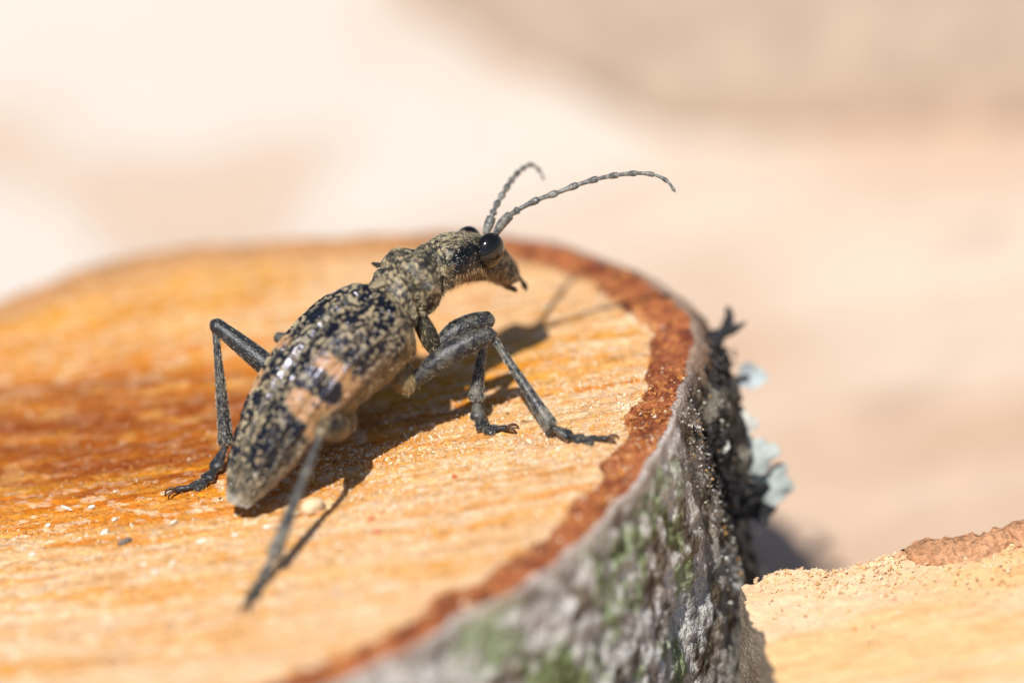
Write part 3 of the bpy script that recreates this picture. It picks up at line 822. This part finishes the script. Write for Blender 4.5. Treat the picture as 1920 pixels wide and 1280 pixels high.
gR = elytron(+1); gL = elytron(-1)

# small triangular scutellum between the wing cases
def scutellum():
    c = SP(711, 534); m_ = MB()
    pts = [np.r_[c + BF * 0.32 - ZU * 0.02, 0.34], np.r_[c + BF * 0.1 + ZU * 0.05, 0.30], np.r_[c - BF * 0.35 + ZU * 0.02, 0.14], np.r_[c - BF * 0.55 - ZU * 0.02, 0.02]]
    m_.tube(pts, 20, 16, BUFF * 0.7, flat=0.5); m_.build('scutellum', M['cuticle'], beetle)
scutellum()

# antennae
def antenna(px):
    pts = np.array([P(x, y, z + 0.75) for x, y, z in px])
    d = np.r_[0, np.cumsum(np.linalg.norm(np.diff(pts, axis=0), axis=1))]
    fine = cr(np.c_[pts, np.zeros(len(pts))], 400)[:, :3]
    L = np.r_[0, np.cumsum(np.linalg.norm(np.diff(fine, axis=0), axis=1))]; L /= L[-1]
    segs = np.array([0.135, 0.045, 0.105, 0.095, 0.105, 0.10, 0.10, 0.09, 0.085, 0.075, 0.07]); segs /= segs.sum()
    b = np.r_[0, np.cumsum(segs)]
    k = np.clip(np.searchsorted(b, L, 'right') - 1, 0, 10)
    f = (L - b[k]) / segs[k]
    w0 = np.array([.19, .15, .138, .138, .135, .128, .122, .112, .098, .085, .070])[k]
    n0 = np.array([.105, .10, .085, .085, .085, .082, .078, .073, .067, .060, .050])[k]
    r = n0 + (w0 - n0) * np.where(k == 0, np.sin(np.clip(f, 0, 1) * 2.3), np.exp(-((f - 0.80) / 0.26) ** 2))
    r = r * np.where((f < 0.04) | (f > 0.97), 0.86, 1) * np.where(L > 0.985, np.clip((1 - L) / 0.015, 0.25, 1), 1)
    g, t, c = tube_grid(np.c_[fine, r][::1], 400, 16)
    g, t, c = g, t, c
    nn = fbm(g[..., 0] * 6, g[..., 1] * 6, g[..., 2] * 6, 2, 251)
    knob = np.exp(-((f - 0.9) / 0.12) ** 2)[:, None]
    col = mix((0.085, 0.085, 0.085), (0.22, 0.21, 0.185), sst(0.35, 0.65, nn))
    col = mix(col, (0.03, 0.028, 0.03), 0.55 * knob)
    m_ = MB(); m_.grid(g, col); o = m_.build('antenna', M['legs'], beetle)
    H_ = Hairs(); td = np.repeat(t[:, None], 16, 1)
    H_.on_grid(g, 1500, 1.0, td, (.05, .10), (.008, .013), np.array((.42, .41, .37)), lift=0.25)
    H_.build('short_hair', M['hair'], o)
antenna([(928, 443, 5.2), (935, 428, 5.5), (955, 405, 5.9), (976, 391, 6.1), (1010, 374, 6.3), (1046, 361, 6.45), (1088, 345, 6.6), (1122, 335, 6.7), (1160, 328, 6.8), (1200, 325, 6.8), (1230, 329, 6.7), (1252, 341, 6.5), (1267, 361, 6.2)])
antenna([(910, 440, 5.3), (917, 420, 5.6), (925, 398, 5.9), (932, 382, 6.0), (944, 362, 6.1), (957, 341, 6.15), (970, 325, 6.15), (985, 313, 6.1), (998, 309, 6.0), (1009, 317, 5.8), (1015, 326, 5.6), (1020, 338, 5.4)])

# mouthparts
def tubes(name, lists, col, mat='legs', n=24, m=10):
    for pts in lists:
        m_ = MB(); m_.tube(pts, n, m, col); m_.build(name, M[mat], beetle)
def sp(px, py, right, r): return np.r_[SP(px, py, right), r]
tubes('palp', [[sp(938, 518, .28, .09), sp(948, 531, .28, .105), sp(953, 535, .28, .07), sp(965, 543, .28, .105), sp(969, 546, .28, .04)],
               [sp(932, 520, .12, .07), sp(943, 533, .12, .085), sp(951, 540, .12, .06), sp(957, 543, .12, .035)],
               [sp(958, 510, .05, .09), sp(972, 520, .0, .10), sp(978, 527, -.05, .075), sp(984, 536, -.05, .115), sp(987, 544, -.05, .045)]], (0.018, 0.015, 0.014))
tubes('mandible', [[sp(948, 490, .40, .22), sp(962, 506, .40, .20), sp(969, 519, .22, .11), sp(968, 526, .04, .02)],
                   [sp(944, 484, -.40, .22), sp(961, 500, -.38, .20), sp(969, 515, -.2, .11), sp(968, 523, -.02, .02)]], (0.05, 0.03, 0.017))

# body hair
H_ = Hairs()
back = np.concatenate([-(np.diff(bg_, axis=0)), -(bg_[-1] - bg_[-2])[None]])
TOP = np.sin(ang)[None]; SIDE = np.cos(ang)[None]
nz_ = fbm(bg_[..., 0] * 2.6, bg_[..., 1] * 2.6, bg_[..., 2] * 2.6, 3, 261)
pron = sst(9.5, 10.5, BK) * sst(19, 18, BK)
hd = sst(19, 20, BK)
hc = np.broadcast_to(mix(PALE * 1.5, BUFF * 1.3, nz_), bg_.shape)
pat = sst(0.46, 0.56, fbm(bg_[..., 0] * 3.2, bg_[..., 1] * 3.2, bg_[..., 2] * 3.2, 3, 263))
H_.on_grid(bg_, 3600, pron * (0.06 + pat) * (1 - 0.45 * np.exp(-((TOP - 0.9) / 0.35) ** 2)), back, (.12, .26), (.010, .018), hc, lift=0.22, curl=0.3)
H_.on_grid(bg_, 3200, hd * (TOP > 0.35) * sst(29, 26, BK) * (1 - chk) ** 3 * (0.2 + pat), back, (.10, .22), (.010, .018), mix(PALE * 1.6, BUFF * 1.3, nz_ * 0.7), lift=0.2, curl=0.3)
H_.on_grid(bg_, 260, chk + 0.001, back - 0.4 * np.gradient(bg_, axis=1), (.10, .22), (.008, .012), np.array((.6, .57, .5)), lift=0.4, curl=0.3)
H_.on_grid(bg_, 1500, hd * (TOP < -0.15) * sst(30, 28, BK), -ZU * 0.9 - BF * 0.15 + 0 * bg_, (.14, .34), (.008, .013), GOLD * 0.95 + 0.08, lift=0.6, curl=0.1)
H_.on_grid(bg_, 1200, sst(26, 27, BK) * (TOP > -0.5), back, (.10, .2), (.008, .013), PALE * 1.3, lift=0.4)
H_.on_grid(bg_, 5200, sst(8.5, 8, BK) * (TOP < 0.15), back, (.10, .24), (.009, .014), mix(PALE, GOLD, 0.45) * 1.2, lift=0.4)
H_.on_grid(bg_, 1500, sst(17, 18, BK) * sst(21.5, 20.5, BK) * (TOP < 0.3), -ZU * 0.4 + BF * 0.5 + 0 * bg_, (.14, .32), (.008, .013), np.array((.34, .25, .14)), lift=0.5)
H_.build('short_hair', M['hair'], body)

# legs
LEGC, LEGP = np.array((0.015, 0.015, 0.018)), np.array((0.20, 0.185, 0.145))
def legcol(g, k=0.5, tint=LEGP):
    n1 = fbm(g[..., 0] * 5, g[..., 1] * 5, g[..., 2] * 5, 3, 271); n2 = fbm(g[..., 0] * 1.6, g[..., 1] * 1.6, g[..., 2] * 1.6, 2, 273)
    return mix(LEGC, tint, k * sst(0.42, 0.66, n1 * 0.7 + n2 * 0.3))
def curve_r(a, b, bow, prof, n=9):
    """centre line a->b bowed by vector bow, radius profile prof(list)"""
    t = np.linspace(0, 1, n)
    p = a + (b - a) * t[:, None] + np.asarray(bow) * (4 * t * (1 - t))[:, None]
    return np.c_[p, np.interp(t, np.linspace(0, 1, len(prof)), prof)]
def leg(coxa, knee, ankle, toe, fr=0.42, tr=0.2, hk=0.5, bowf=(0, 0, 0.1), bowt=(0, 0, 0), ref=None, fprof=(.50, .70, .92, 1.0, .98, .9, .78, .66, .52), nh=1200, mid=None, claw_dir=None, ftint=LEGP):
    coxa, knee, ankle, toe = map(np.asarray, (coxa, knee, ankle, toe))
    # femur with its trochanter
    f = curve_r(coxa, knee, bowf, np.array(fprof) * fr, 11)
    e = unit(f[-1, :3] - f[-2, :3])
    f = np.concatenate([f, [np.r_[f[-1, :3] + e * fr * 0.30, fr * 0.40]], [np.r_[f[-1, :3] + e * fr * 0.48, fr * 0.12]]])
    g, t, c = tube_grid(f, 90, 28, flat=1.0)
    m_ = MB(); m_.grid(g, legcol(g, hk, ftint)); root = m_.build('leg', M['legs'], beetle)
    H_ = Hairs()
    hcol = np.array((.42, .395, .33))
    H_.on_grid(g, nh, 1.0, np.repeat(t[:, None], 28, 1), (.07, .15), (.008, .014), hcol, lift=0.28)
    # tibia
    tb = curve_r(knee, ankle, bowt, np.array([.62, .55, .62, .72, .82, .92, 1.02, 1.12, 1.2]) * tr, 9)
    e = unit(tb[-1, :3] - tb[-2, :3])
    tb = np.concatenate([tb, [np.r_[tb[-1, :3] + e * 0.08, tr * 0.8]]])
    g, t, c = tube_grid(tb, 80, 22)
    m_ = MB(); m_.grid(g, legcol(g, hk + 0.3))
    for sd in (-1, 1):                                            # two end spurs
        s0 = tb[-2, :3] + np.cross(e, ZU) * 0.12 * sd; m_.tube([np.r_[s0, .03], np.r_[s0 + e * 0.14 + ZU * -0.02, .025], np.r_[s0 + e * 0.26, .006]], 8, 8, (0.03, 0.02, 0.015))
    tib = m_.build('tibia', M['legs'], root)
    H_.on_grid(g, int(nh * 1.1), 1.0, np.repeat(t[:, None], 22, 1), (.08, .17), (.010, .016), hcol * 1.15, lift=0.35)
    # tarsus: three pads (the last two-lobed) and a claw joint
    path = np.array([ankle] + ([np.asarray(q) for q in mid] if mid else []) + [toe])
    tp = cr(np.c_[path, np.zeros(len(path))], 120)[:, :3]
    L = np.r_[0, np.cumsum(np.linalg.norm(np.diff(tp, axis=0), axis=1))]; tot = L[-1]; L = L / tot
    def at(u): return np.array([np.interp(u, L, tp[:, k]) for k in range(3)])
    m_ = MB()
    w_ = tr * 1.0
    def pad(u0, u1, wa, wb, lob=0):
        a, b = at(u0), at(u1)
        dirn = unit(b - a); sd = unit(np.cross(dirn, ZU)); 
        offs = ((-1, 1) if lob else (0,))
        for q in offs:
            bb = b + sd * q * wb * 0.75
            m_1 = a * 0.5 + bb * 0.5 + sd * q * wb * 0.15
            pts = [np.r_[a, wa * 0.55], np.r_[a * .75 + m_1 * .25, wa * 0.75], np.r_[m_1, (wa + wb) * .5 * (0.62 if lob else 1)], np.r_[bb * .85 + a * .15, wb * (0.62 if lob else 1.05)], np.r_[bb, wb * .45], np.r_[bb + dirn * .03, .02]]
            gg, tt, _ = tube_grid(pts, 26, 14, flat=0.62)
            cc_ = legcol(gg, hk + 0.1)
            low = (gg[..., 2] - gg[..., 2].mean(1, keepdims=True)) < -0.03
            cc_ = np.where(low[..., None], np.array((0.36, 0.24, 0.10)), cc_)
            m_.grid(gg, cc_)
            H_.on_grid(gg, 160, 1.0, np.repeat(tt[:, None], 14, 1), (.06, .13), (.008, .013), np.array((.42, .40, .34)), lift=0.35)
    pad(0.02, 0.38, w_ * .75, w_ * 1.15); pad(0.34, 0.56, w_ * .8, w_ * 1.2); pad(0.52, 0.74, w_ * .75, w_ * 1.15, 1)
    cj = [np.r_[at(.58), w_ * .30], np.r_[at(.72) + ZU * .06, w_ * .38], np.r_[at(.86) + ZU * .08, w_ * .46], np.r_[at(.93) + ZU * .05, w_ * .5], np.r_[at(.95) + ZU * .04, w_ * .2]]
    gg, tt = m_.tube(cj, 24, 12, (0.03, 0.027, 0.027))
    m_.build('tarsus', M['legs'], root)
    a, b = at(.90), at(1.0)
    dirn = unit(b - a) if claw_dir is None else unit(np.asarray(claw_dir)); sd = unit(np.cross(dirn, ZU))
    for q in (-1, 1):
        s0 = at(.93) + ZU * .04 + sd * q * 0.05
        m2 = MB(); m2.tube([np.r_[s0, .065], np.r_[s0 + dirn * .18 + sd * q * .09 + ZU * .08, .06], np.r_[s0 + dirn * .35 + sd * q * .13 + ZU * .03, .042], np.r_[s0 + dirn * .43 + sd * q * .12 - ZU * .10, .026], np.r_[s0 + dirn * .44 + sd * q * .11 - ZU * .20, .005]], 20, 9, (0.07, 0.028, 0.012))
        m2.build('claw', M['legs'], root)
    H_.build('short_hair', M['hair'], root)

G0 = lambda p: np.array([p[0], p[1], faceZ(p[0], p[1])])
def foot(px, py, lift=0.10):
    q = G0(P(px, py, 0.05)); q[2] += lift; return q
# right hind, middle, front
leg(B(5.2, 1.2, 1.7), P(602, 812, 3.4), P(513, 1042, 0.75), foot(462, 1138), fr=.52, tr=.22, hk=.45, ftint=np.array((.46, .34, .18)), mid=[P(503, 1070, .35), foot(487, 1098)], bowf=(0, 0, .15))
leg(B(8.3, 1.35, 1.9), P(922, 628, 3.55), P(1032, 797, 0.62), foot(1146, 826), fr=.44, tr=.23, hk=.42, mid=[P(1050, 808, .32), foot(1085, 824)], bowf=(0, 0, .32), fprof=(.45, .60, .80, .95, 1.0, 1.0, .95, .85, .70))
leg(B(10.2, 1.0, 2.5), P(918, 600, 3.45), P(893, 748, 0.95), foot(958, 808, .12), fr=.43, tr=.24, hk=.42, mid=[P(893, 778, .55), foot(908, 808, .12)], bowf=(0, 0, .25), bowt=BF * -.12, fprof=(.5, .68, .88, 1.0, 1.0, .98, .94, .86, .75))
# left hind, middle, front
leg(B(5.4, -1.2, 1.9), P(403, 608, 4.9), P(424, 832, 0.85), foot(322, 928, .12), fr=.42, tr=.24, hk=.10, mid=[P(408, 872, .4), foot(372, 916, .10)], bowf=(0, 0, .1), fprof=(.5, .75, .95, 1.0, 1.0, .95, .86, .76, .64), nh=1700, claw_dir=(-1, -.35, 0))
leg(B(8.2, -1.2, 2.0), P(523, 633, 3.6), P(590, 690, 0.8), foot(640, 660), fr=.42, tr=.19, hk=.5, mid=[P(610, 690, .35)])
leg(B(10.2, -0.9, 2.5), P(704, 560, 3.0), P(705, 625, 0.7), foot(715, 590), fr=.40, tr=.19, hk=.5, mid=[P(708, 615, .3)])
# hip joints under the thorax
hips = Hairs()
for (s_, r_, z_, s2_, r2_, z2_, rad, cl) in ((5.6, .7, 2.3, 5.1, 1.25, 1.7, .46, (.30, .22, .10)), (5.6, -.7, 2.4, 5.2, -1.25, 1.85, .46, (.30, .22, .10)),
                                    (8.5, .8, 2.7, 8.2, 1.45, 1.95, .50, (.30, .21, .09)), (8.5, -.8, 2.7, 8.2, -1.35, 2.0, .46, (.30, .21, .09)),
                                    (10.0, .65, 3.9, 10.2, 1.05, 2.45, .36, (.07, .06, .04)), (10.0, -.65, 3.9, 10.2, -.95, 2.5, .36, (.07, .06, .04))):
    a_, b_ = B(s_, r_, z_), B(s2_, r2_, z2_); e_ = unit(b_ - a_)
    m_ = MB(); g_, t_, _ = tube_grid([np.r_[a_, rad * .8], np.r_[a_ * .6 + b_ * .4, rad], np.r_[a_ * .25 + b_ * .75, rad * .95], np.r_[b_, rad * .7], np.r_[b_ + e_ * rad * .35, rad * .3]], 30, 24, ref=tuple(BF))
    m_.grid(g_, mix(np.array(cl) * .3, cl, fbm(g_[..., 0] * 3, g_[..., 1] * 3, g_[..., 2] * 3, 3, 281)))
    o_ = m_.build('hip_joint', M['cuticle'], beetle)
    h_ = Hairs(); h_.on_grid(g_, 420, 1.0, np.repeat(t_[:, None], 24, 1), (.12, .26), (.008, .014), np.array((.5, .4, .24)), lift=.35); h_.build('short_hair', M['hair'], o_)

# ------------------------------------------------------------------ lichen on the bark
def lichen(px, py, size, tilt, seed, cup, cols, label, name='leafy_lichen', elong=1.0, lobes=5, out=0.2):
    p, nrm = on_bark(px, py)
    r_ = np.random.default_rng(seed)
    tz = unit(ZU * cos(tilt) + np.array([0.15, -1, 0]) * sin(tilt))     # disc normal
    e1 = unit(np.cross(tz, nrm)); e2 = unit(np.cross(tz, e1))
    e2 = e2 if e2 @ nrm > 0 else -e2
    n, m_ = 26, 90
    a = np.linspace(0, 2 * pi, m_, endpoint=False); rr = np.linspace(0.02, 1, n)[:, None]
    R = size * (1 + 0.13 * np.sin(a * lobes + r_.uniform(0, 6)) + 0.04 * np.sin(a * (lobes * 2 + 1) + r_.uniform(0, 6)) + 0.5 * (noise(np.cos(a) * 1.5, np.sin(a) * 1.5, seed, 301) - 0.5))
    X = rr * R * np.cos(a) * elong; Y = rr * R * np.sin(a)
    H = cup * size * rr ** 2 + 0.30 * size * rr * (fbm(X * 1.4 / size, Y * 1.4 / size, seed, 3, 303) - 0.5) + 0.12 * size * rr ** 2 * np.sin(a * 3 + seed)
    c0 = p + nrm * out * size
    up_ = c0 + X[..., None] * e1 + Y[..., None] * e2 + H[..., None] * tz
    thk = 0.10 * size * (1 - 0.6 * rr ** 3) + 0 * a
    lo_ = up_ - tz * thk[..., None]
    g = np.concatenate([up_, lo_[::-1]])
    nn = fbm(g[..., 0] * 2.5, g[..., 1] * 2.5, g[..., 2] * 2.5, 3, 305)
    c = np.concatenate([mix(cols[0], cols[1], nn[:n]), mix(cols[2], np.asarray(cols[2]) * 2, nn[n:])])
    mb_ = MB(); mb_.grid(g, c)
    # a stalk that ties it to the bark
    mb_.tube([np.r_[p - nrm * 0.5 - tz * 0.1, size * .35], np.r_[c0 * .6 + p * .4 - tz * .08 * size, size * .28], np.r_[c0 - tz * 0.05 * size, size * .18]], 10, 12, cols[2])
    return tag(mb_.build(name, M['lichen']), label, 'lichen')
PB = ((0.36, 0.41, 0.39), (0.54, 0.585, 0.565), (0.02, 0.02, 0.022))
DK = ((0.025, 0.025, 0.03), (0.06, 0.06, 0.065), (0.015, 0.015, 0.018))
GR = ((0.45, 0.46, 0.42), (0.62, 0.62, 0.58), (0.05, 0.045, 0.04))
lichen(1396, 862, 0.95, 1.0, 3, -.10, PB, 'large pale blue green lichen lobe on the bark, above the rounded one', elong=.75, out=.35)
lichen(1424, 915, 0.85, 1.0, 5, -.25, PB, 'rounded blue green lichen lobe with black underside at bark edge', elong=.85, out=.5)
lichen(1388, 712, 0.62, 0.9, 8, .35, ((0.36, 0.42, 0.45), (0.50, 0.56, 0.58), (0.03, 0.03, 0.03)), 'small curled pale blue lichen cup sticking out of dark bark', elong=.8, lobes=3, out=.6)
lichen(1385, 800, 0.55, 0.9, 11, .1, GR, 'small grey lichen lobe between the blue cup and black crust', lobes=4, out=.3)
lichen(1345, 835, 0.42, 1.1, 14, .1, GR, 'tiny whitish lichen patch above the black crust on bark', lobes=4, out=.2)
lichen(1410, 945, 0.75, 1.2, 17, -.2, DK, 'dark underside lobe of lichen below the rounded blue green one', lobes=5, out=.35)

# dark forked lichen at the far shoulder of the slice
def forked():
    base, nrm = on_bark(1345, 632)
    m_ = MB()
    def q(x, y, d, r): return np.r_[PL(x, y, base + FW * d, FW), r]
    m_.tube([np.r_[base - nrm * .6, .42], q(1352, 625, 0, .34), q(1362, 615, .1, .26), q(1366, 597, .2, .20), q(1366, 582, .2, .13), q(1365, 572, .2, .05)], 30, 14, (0.03, 0.03, 0.034), flat=.7)
    m_.tube([q(1356, 622, 0, .30), q(1368, 620, -.1, .28), q(1382, 614, -.2, .19), q(1393, 609, -.2, .11), q(1397, 606, -.2, .04)], 26, 14, (0.03, 0.03, 0.034), flat=.7)
    v = np.concatenate(m_.v); v += 0.16 * (np.stack([noise(v[:, 0] * 3, v[:, 1] * 3, v[:, 2] * 3, 311 + k) for k in range(3)], 1) - 0.5)
    m_.v = [v]; m_.c = [np.concatenate(m_.c)]
    tag(m_.build('forked_lichen', M['lichen']), 'black forked lichen tuft at the far shoulder of the slice', 'lichen')
forked()

OCT = np.array([[1, 0, 0], [-1, 0, 0], [0, 1, 0], [0, -1, 0], [0, 0, 1], [0, 0, -1]], float)
OCF = np.array([[0, 2, 4], [2, 1, 4], [1, 3, 4], [3, 0, 4], [2, 0, 5], [1, 2, 5], [3, 1, 5], [0, 3, 5]])
def grains(name, p, size, cols, mat, parent=None, aniso=(0.5, 1.6), smooth=False, direc=None):
    n = len(p)
    q = unit(rng.normal(size=(n, 4)))
    a, b, c, d = q.T
    Rm = np.stack([np.stack([1-2*(c*c+d*d), 2*(b*c-a*d), 2*(b*d+a*c)], -1), np.stack([2*(b*c+a*d), 1-2*(b*b+d*d), 2*(c*d-a*b)], -1), np.stack([2*(b*d-a*c), 2*(c*d+a*b), 1-2*(b*b+c*c)], -1)], 1)
    sc = np.asarray(size)[:, None] * rng.uniform(aniso[0], aniso[1], (n, 3))
    v = OCT[None] * sc[:, None] * rng.uniform(0.6, 1.3, (n, 6, 1))
    v = np.einsum('nij,nkj->nki', Rm, v) + p[:, None]
    f = (np.arange(n)[:, None, None] * 6 + OCF[None]).reshape(-1, 3)
    o = mesh(name, v.reshape(-1, 3), [f], mat, parent, np.repeat(np.asarray(cols)[:, None], 6, 1).reshape(-1, 3), smooth)
    return o

# black crust of crumbs in the fissure beside the ridge
def crust():
    pts = []
    for (x0, y0, x1, y1, k, sp_) in ((1328, 815, 1370, 955, 620, 10), (1335, 690, 1352, 740, 60, 8), (1372, 930, 1408, 958, 110, 8), (1330, 640, 1352, 680, 90, 9)):
        for _ in range(k):
            u = rng.random(); p, nr_ = on_bark_fast(x0 + (x1 - x0) * u + rng.normal(0, sp_), y0 + (y1 - y0) * u + rng.normal(0, sp_ * 1.2))
            pts.append(p + nr_ * rng.uniform(0.0, 0.35))
    pts = np.array(pts)
    cols = mix((0.012, 0.012, 0.015), (0.06, 0.055, 0.055), rng.random(len(pts)))
    o = grains('black_lichen_crust', pts, rng.uniform(.05, .16, len(pts)), cols, M['lichen'])
    tag(o, 'crumbly black lichen crust along the side of the bark', 'lichen', kind='stuff')
_zz = np.linspace(-0.2, -13, 120)
def on_bark_fast(px, py):
    d = ray(px, py); t = (_zz - CAM[2]) / d[2]
    q = CAM + t[:, None] * d
    dd_ = np.hypot(q[:, 0] - CX, q[:, 1] - CY) - barkR(np.arctan2(q[:, 1] - CY, q[:, 0] - CX), _zz)
    i = int(np.argmax(dd_ < 0)) if (dd_ < 0).any() else int(np.argmin(dd_))
    return q[i], unit(np.array([q[i][0] - CX, q[i][1] - CY, 0.0]))
crust()

# ------------------------------------------------------------------ sawdust
def dust():
    n = 34000
    px = rng.uniform(-60, 1320, n); py = np.clip(rng.normal(880, 170, n), 455, 1290)
    pts = np.array([P(a, b, 0.0) for a, b in zip(px, py)])
    thp = np.arctan2(pts[:, 1] - CY, pts[:, 0] - CX); rp = np.hypot(pts[:, 0] - CX, pts[:, 1] - CY)
    clump = fbm(pts[:, 0] * 0.5, grainy(pts[:, 0], pts[:, 1]) * 1.2, 0, 3, 321)
    keep = (rp < rimR(thp) - 0.15) & (rng.random(n) < np.clip((clump - 0.30) * 3.2, 0.05, 1))
    keep &= rng.random(n) < np.where(pts[:, 0] < -6, 0.30, 1.0) * np.where(pts[:, 1] > 2.5, 0.45, 1.0)
    pts = pts[keep]; n = len(pts)
    thp, rp = thp[keep], rp[keep]
    pts[:, 2] = faceZ(pts[:, 0], pts[:, 1]) + 0.02
    inr = rp > innerR(thp)
    size = rng.uniform(.018, .06, n) * np.where(rng.random(n) < 0.06, 1.6, 1)
    pts[:, 2] += np.where(inr, 0.07, 0.0)
    u = rng.random(n)
    cols = mix((0.80, 0.55, 0.30), (0.90, 0.76, 0.56), rng.random(n))
    cols = np.where((u < 0.30)[:, None], mix((0.70, 0.34, 0.08), (0.82, 0.48, 0.15), rng.random(n)), cols)
    hrt = np.exp(-((pts[:, 0] + 15.5) / 11) ** 2 - ((pts[:, 1] - 4) / 5) ** 2) > 0.25
    cols = np.where((hrt & (u < 0.85))[:, None], mix((0.45, 0.14, 0.02), (0.70, 0.34, 0.09), rng.random(n)), cols)
    cols = np.where((u > 0.985)[:, None], np.array((0.20, 0.09, 0.04)), cols)
    cols = np.where((inr & (u < 0.8))[:, None], mix((0.30, 0.06, 0.015), (0.62, 0.25, 0.06), rng.random(n)), cols)
    o = grains('sawdust', pts, size, cols, M['dust'], aniso=(0.35, 1.9))
    tag(o, 'fine pale and orange sawdust scattered over the sawn log top', 'sawdust', kind='stuff')
    # crumbs caught on the bark side
    pb, cb = [], []
    for _ in range(900):
        u = rng.random(); x = 1288 + 112 * u + rng.normal(0, 20); y = 750 + 350 * u + rng.normal(0, 30)
        p, nr_ = on_bark_fast(x, y); pb.append(p + nr_ * 0.18); w9 = rng.random(); cb.append((0.75, 0.36, 0.06) if w9 < 0.07 else (0.66, 0.62, 0.55) if w9 < 0.35 else (0.22, 0.18, 0.13) if w9 < 0.7 else (0.06, 0.05, 0.04))
    pb = np.array(pb)
    o = grains('bark_crumbs', pb, rng.uniform(.025, .07, len(pb)), np.array(cb) * rng.uniform(.6, 1.1, (len(pb), 1)), M['dust'])
    tag(o, 'tiny orange and white crumbs caught on the grey bark side', 'crumbs', kind='stuff')
dust()
edge_dust()

# larger chips that can be told apart
def chip(px, py, lx, ly, lz, rot, col, label, seed, group=None, name='wood_chip'):
    nu, nv = 22, 14
    g = ellipsoid(np.zeros(3), np.diag([1.0, 1, 1]), nu, nv)
    d = 1 + 0.55 * (fbm(g[..., 0] * 1.6 + seed, g[..., 1] * 1.6, g[..., 2] * 1.6, 3, 331) - 0.5) + 0.25 * (noise(g[..., 0] * 5 + seed, g[..., 1] * 5, g[..., 2] * 5, 333) - 0.5)
    g = g * d[..., None] * np.array([lx, ly, lz])
    c, s = cos(rot), sin(rot)
    g = g @ np.array([[c, s, 0], [-s, c, 0], [0, 0, 1.0]])
    b = G0(P(px, py, lz)); g = g + b + ZU * (lz * 0.55)
    cc_ = mix(np.asarray(col) * 0.85, np.minimum(np.asarray(col) * 1.12, .92), fbm(g[..., 0] * 4, g[..., 1] * 4, g[..., 2] * 4, 3, 335))
    m_ = MB(); m_.grid(g, cc_)
    return tag(m_.build(name, M['dust']), label, 'wood chip', group)
chip(585, 943, .46, .34, .30, .5, (0.80, 0.60, 0.38), 'rounded pale wood crumb beside the blurred hind leg', 1)
chip(548, 962, .30, .2, .14, -.2, (0.78, 0.55, 0.32), 'flat tan wood crumb beside the rounded pale crumb', 2)
chip(234, 1015, .30, .12, .09, .5, (0.16, 0.15, 0.15), 'dark grey splinter among pale slivers on orange wood', 3)
for i, (x, y, k) in enumerate(((697, 972, 1), (706, 994, .9), (851, 890, .8))):
    chip(x, y, .14 * k, .11 * k, .07, i, (0.58, 0.10, 0.03), 'red bark crumb, one of a close pair on the pale outer wood' if i < 2 else 'single small red bark crumb alone beside the shadow of the beetle', 10 + i, 'red bark crumbs on the pale wood')
for i, (x, y, lx, a) in enumerate(((124, 950, .34, -.9), (172, 951, .14, .4), (196, 998, .22, 1.0), (326, 981, .17, .6), (323, 1052, .2, 1.2), (378, 1011, .22, .2), (268, 1056, .16, -.5), (90, 985, .13, .3),
                              (290, 1070, .15, .9), (60, 1040, .15, 0), (440, 1000, .14, .4), (500, 985, .15, -.4), (215, 975, .12, .7))):
    chip(x, y, lx, .075 + .03 * (i % 3), .05, a, (0.86, 0.76, 0.62), 'longest pale wood sliver slanting across the orange sawn face' if i == 0 else 'thin short pale wood sliver lying on the orange sawn face', 30 + i, 'pale slivers on the orange wood')
for o in bpy.data.objects:
    if '_o' in o: del o['_o']
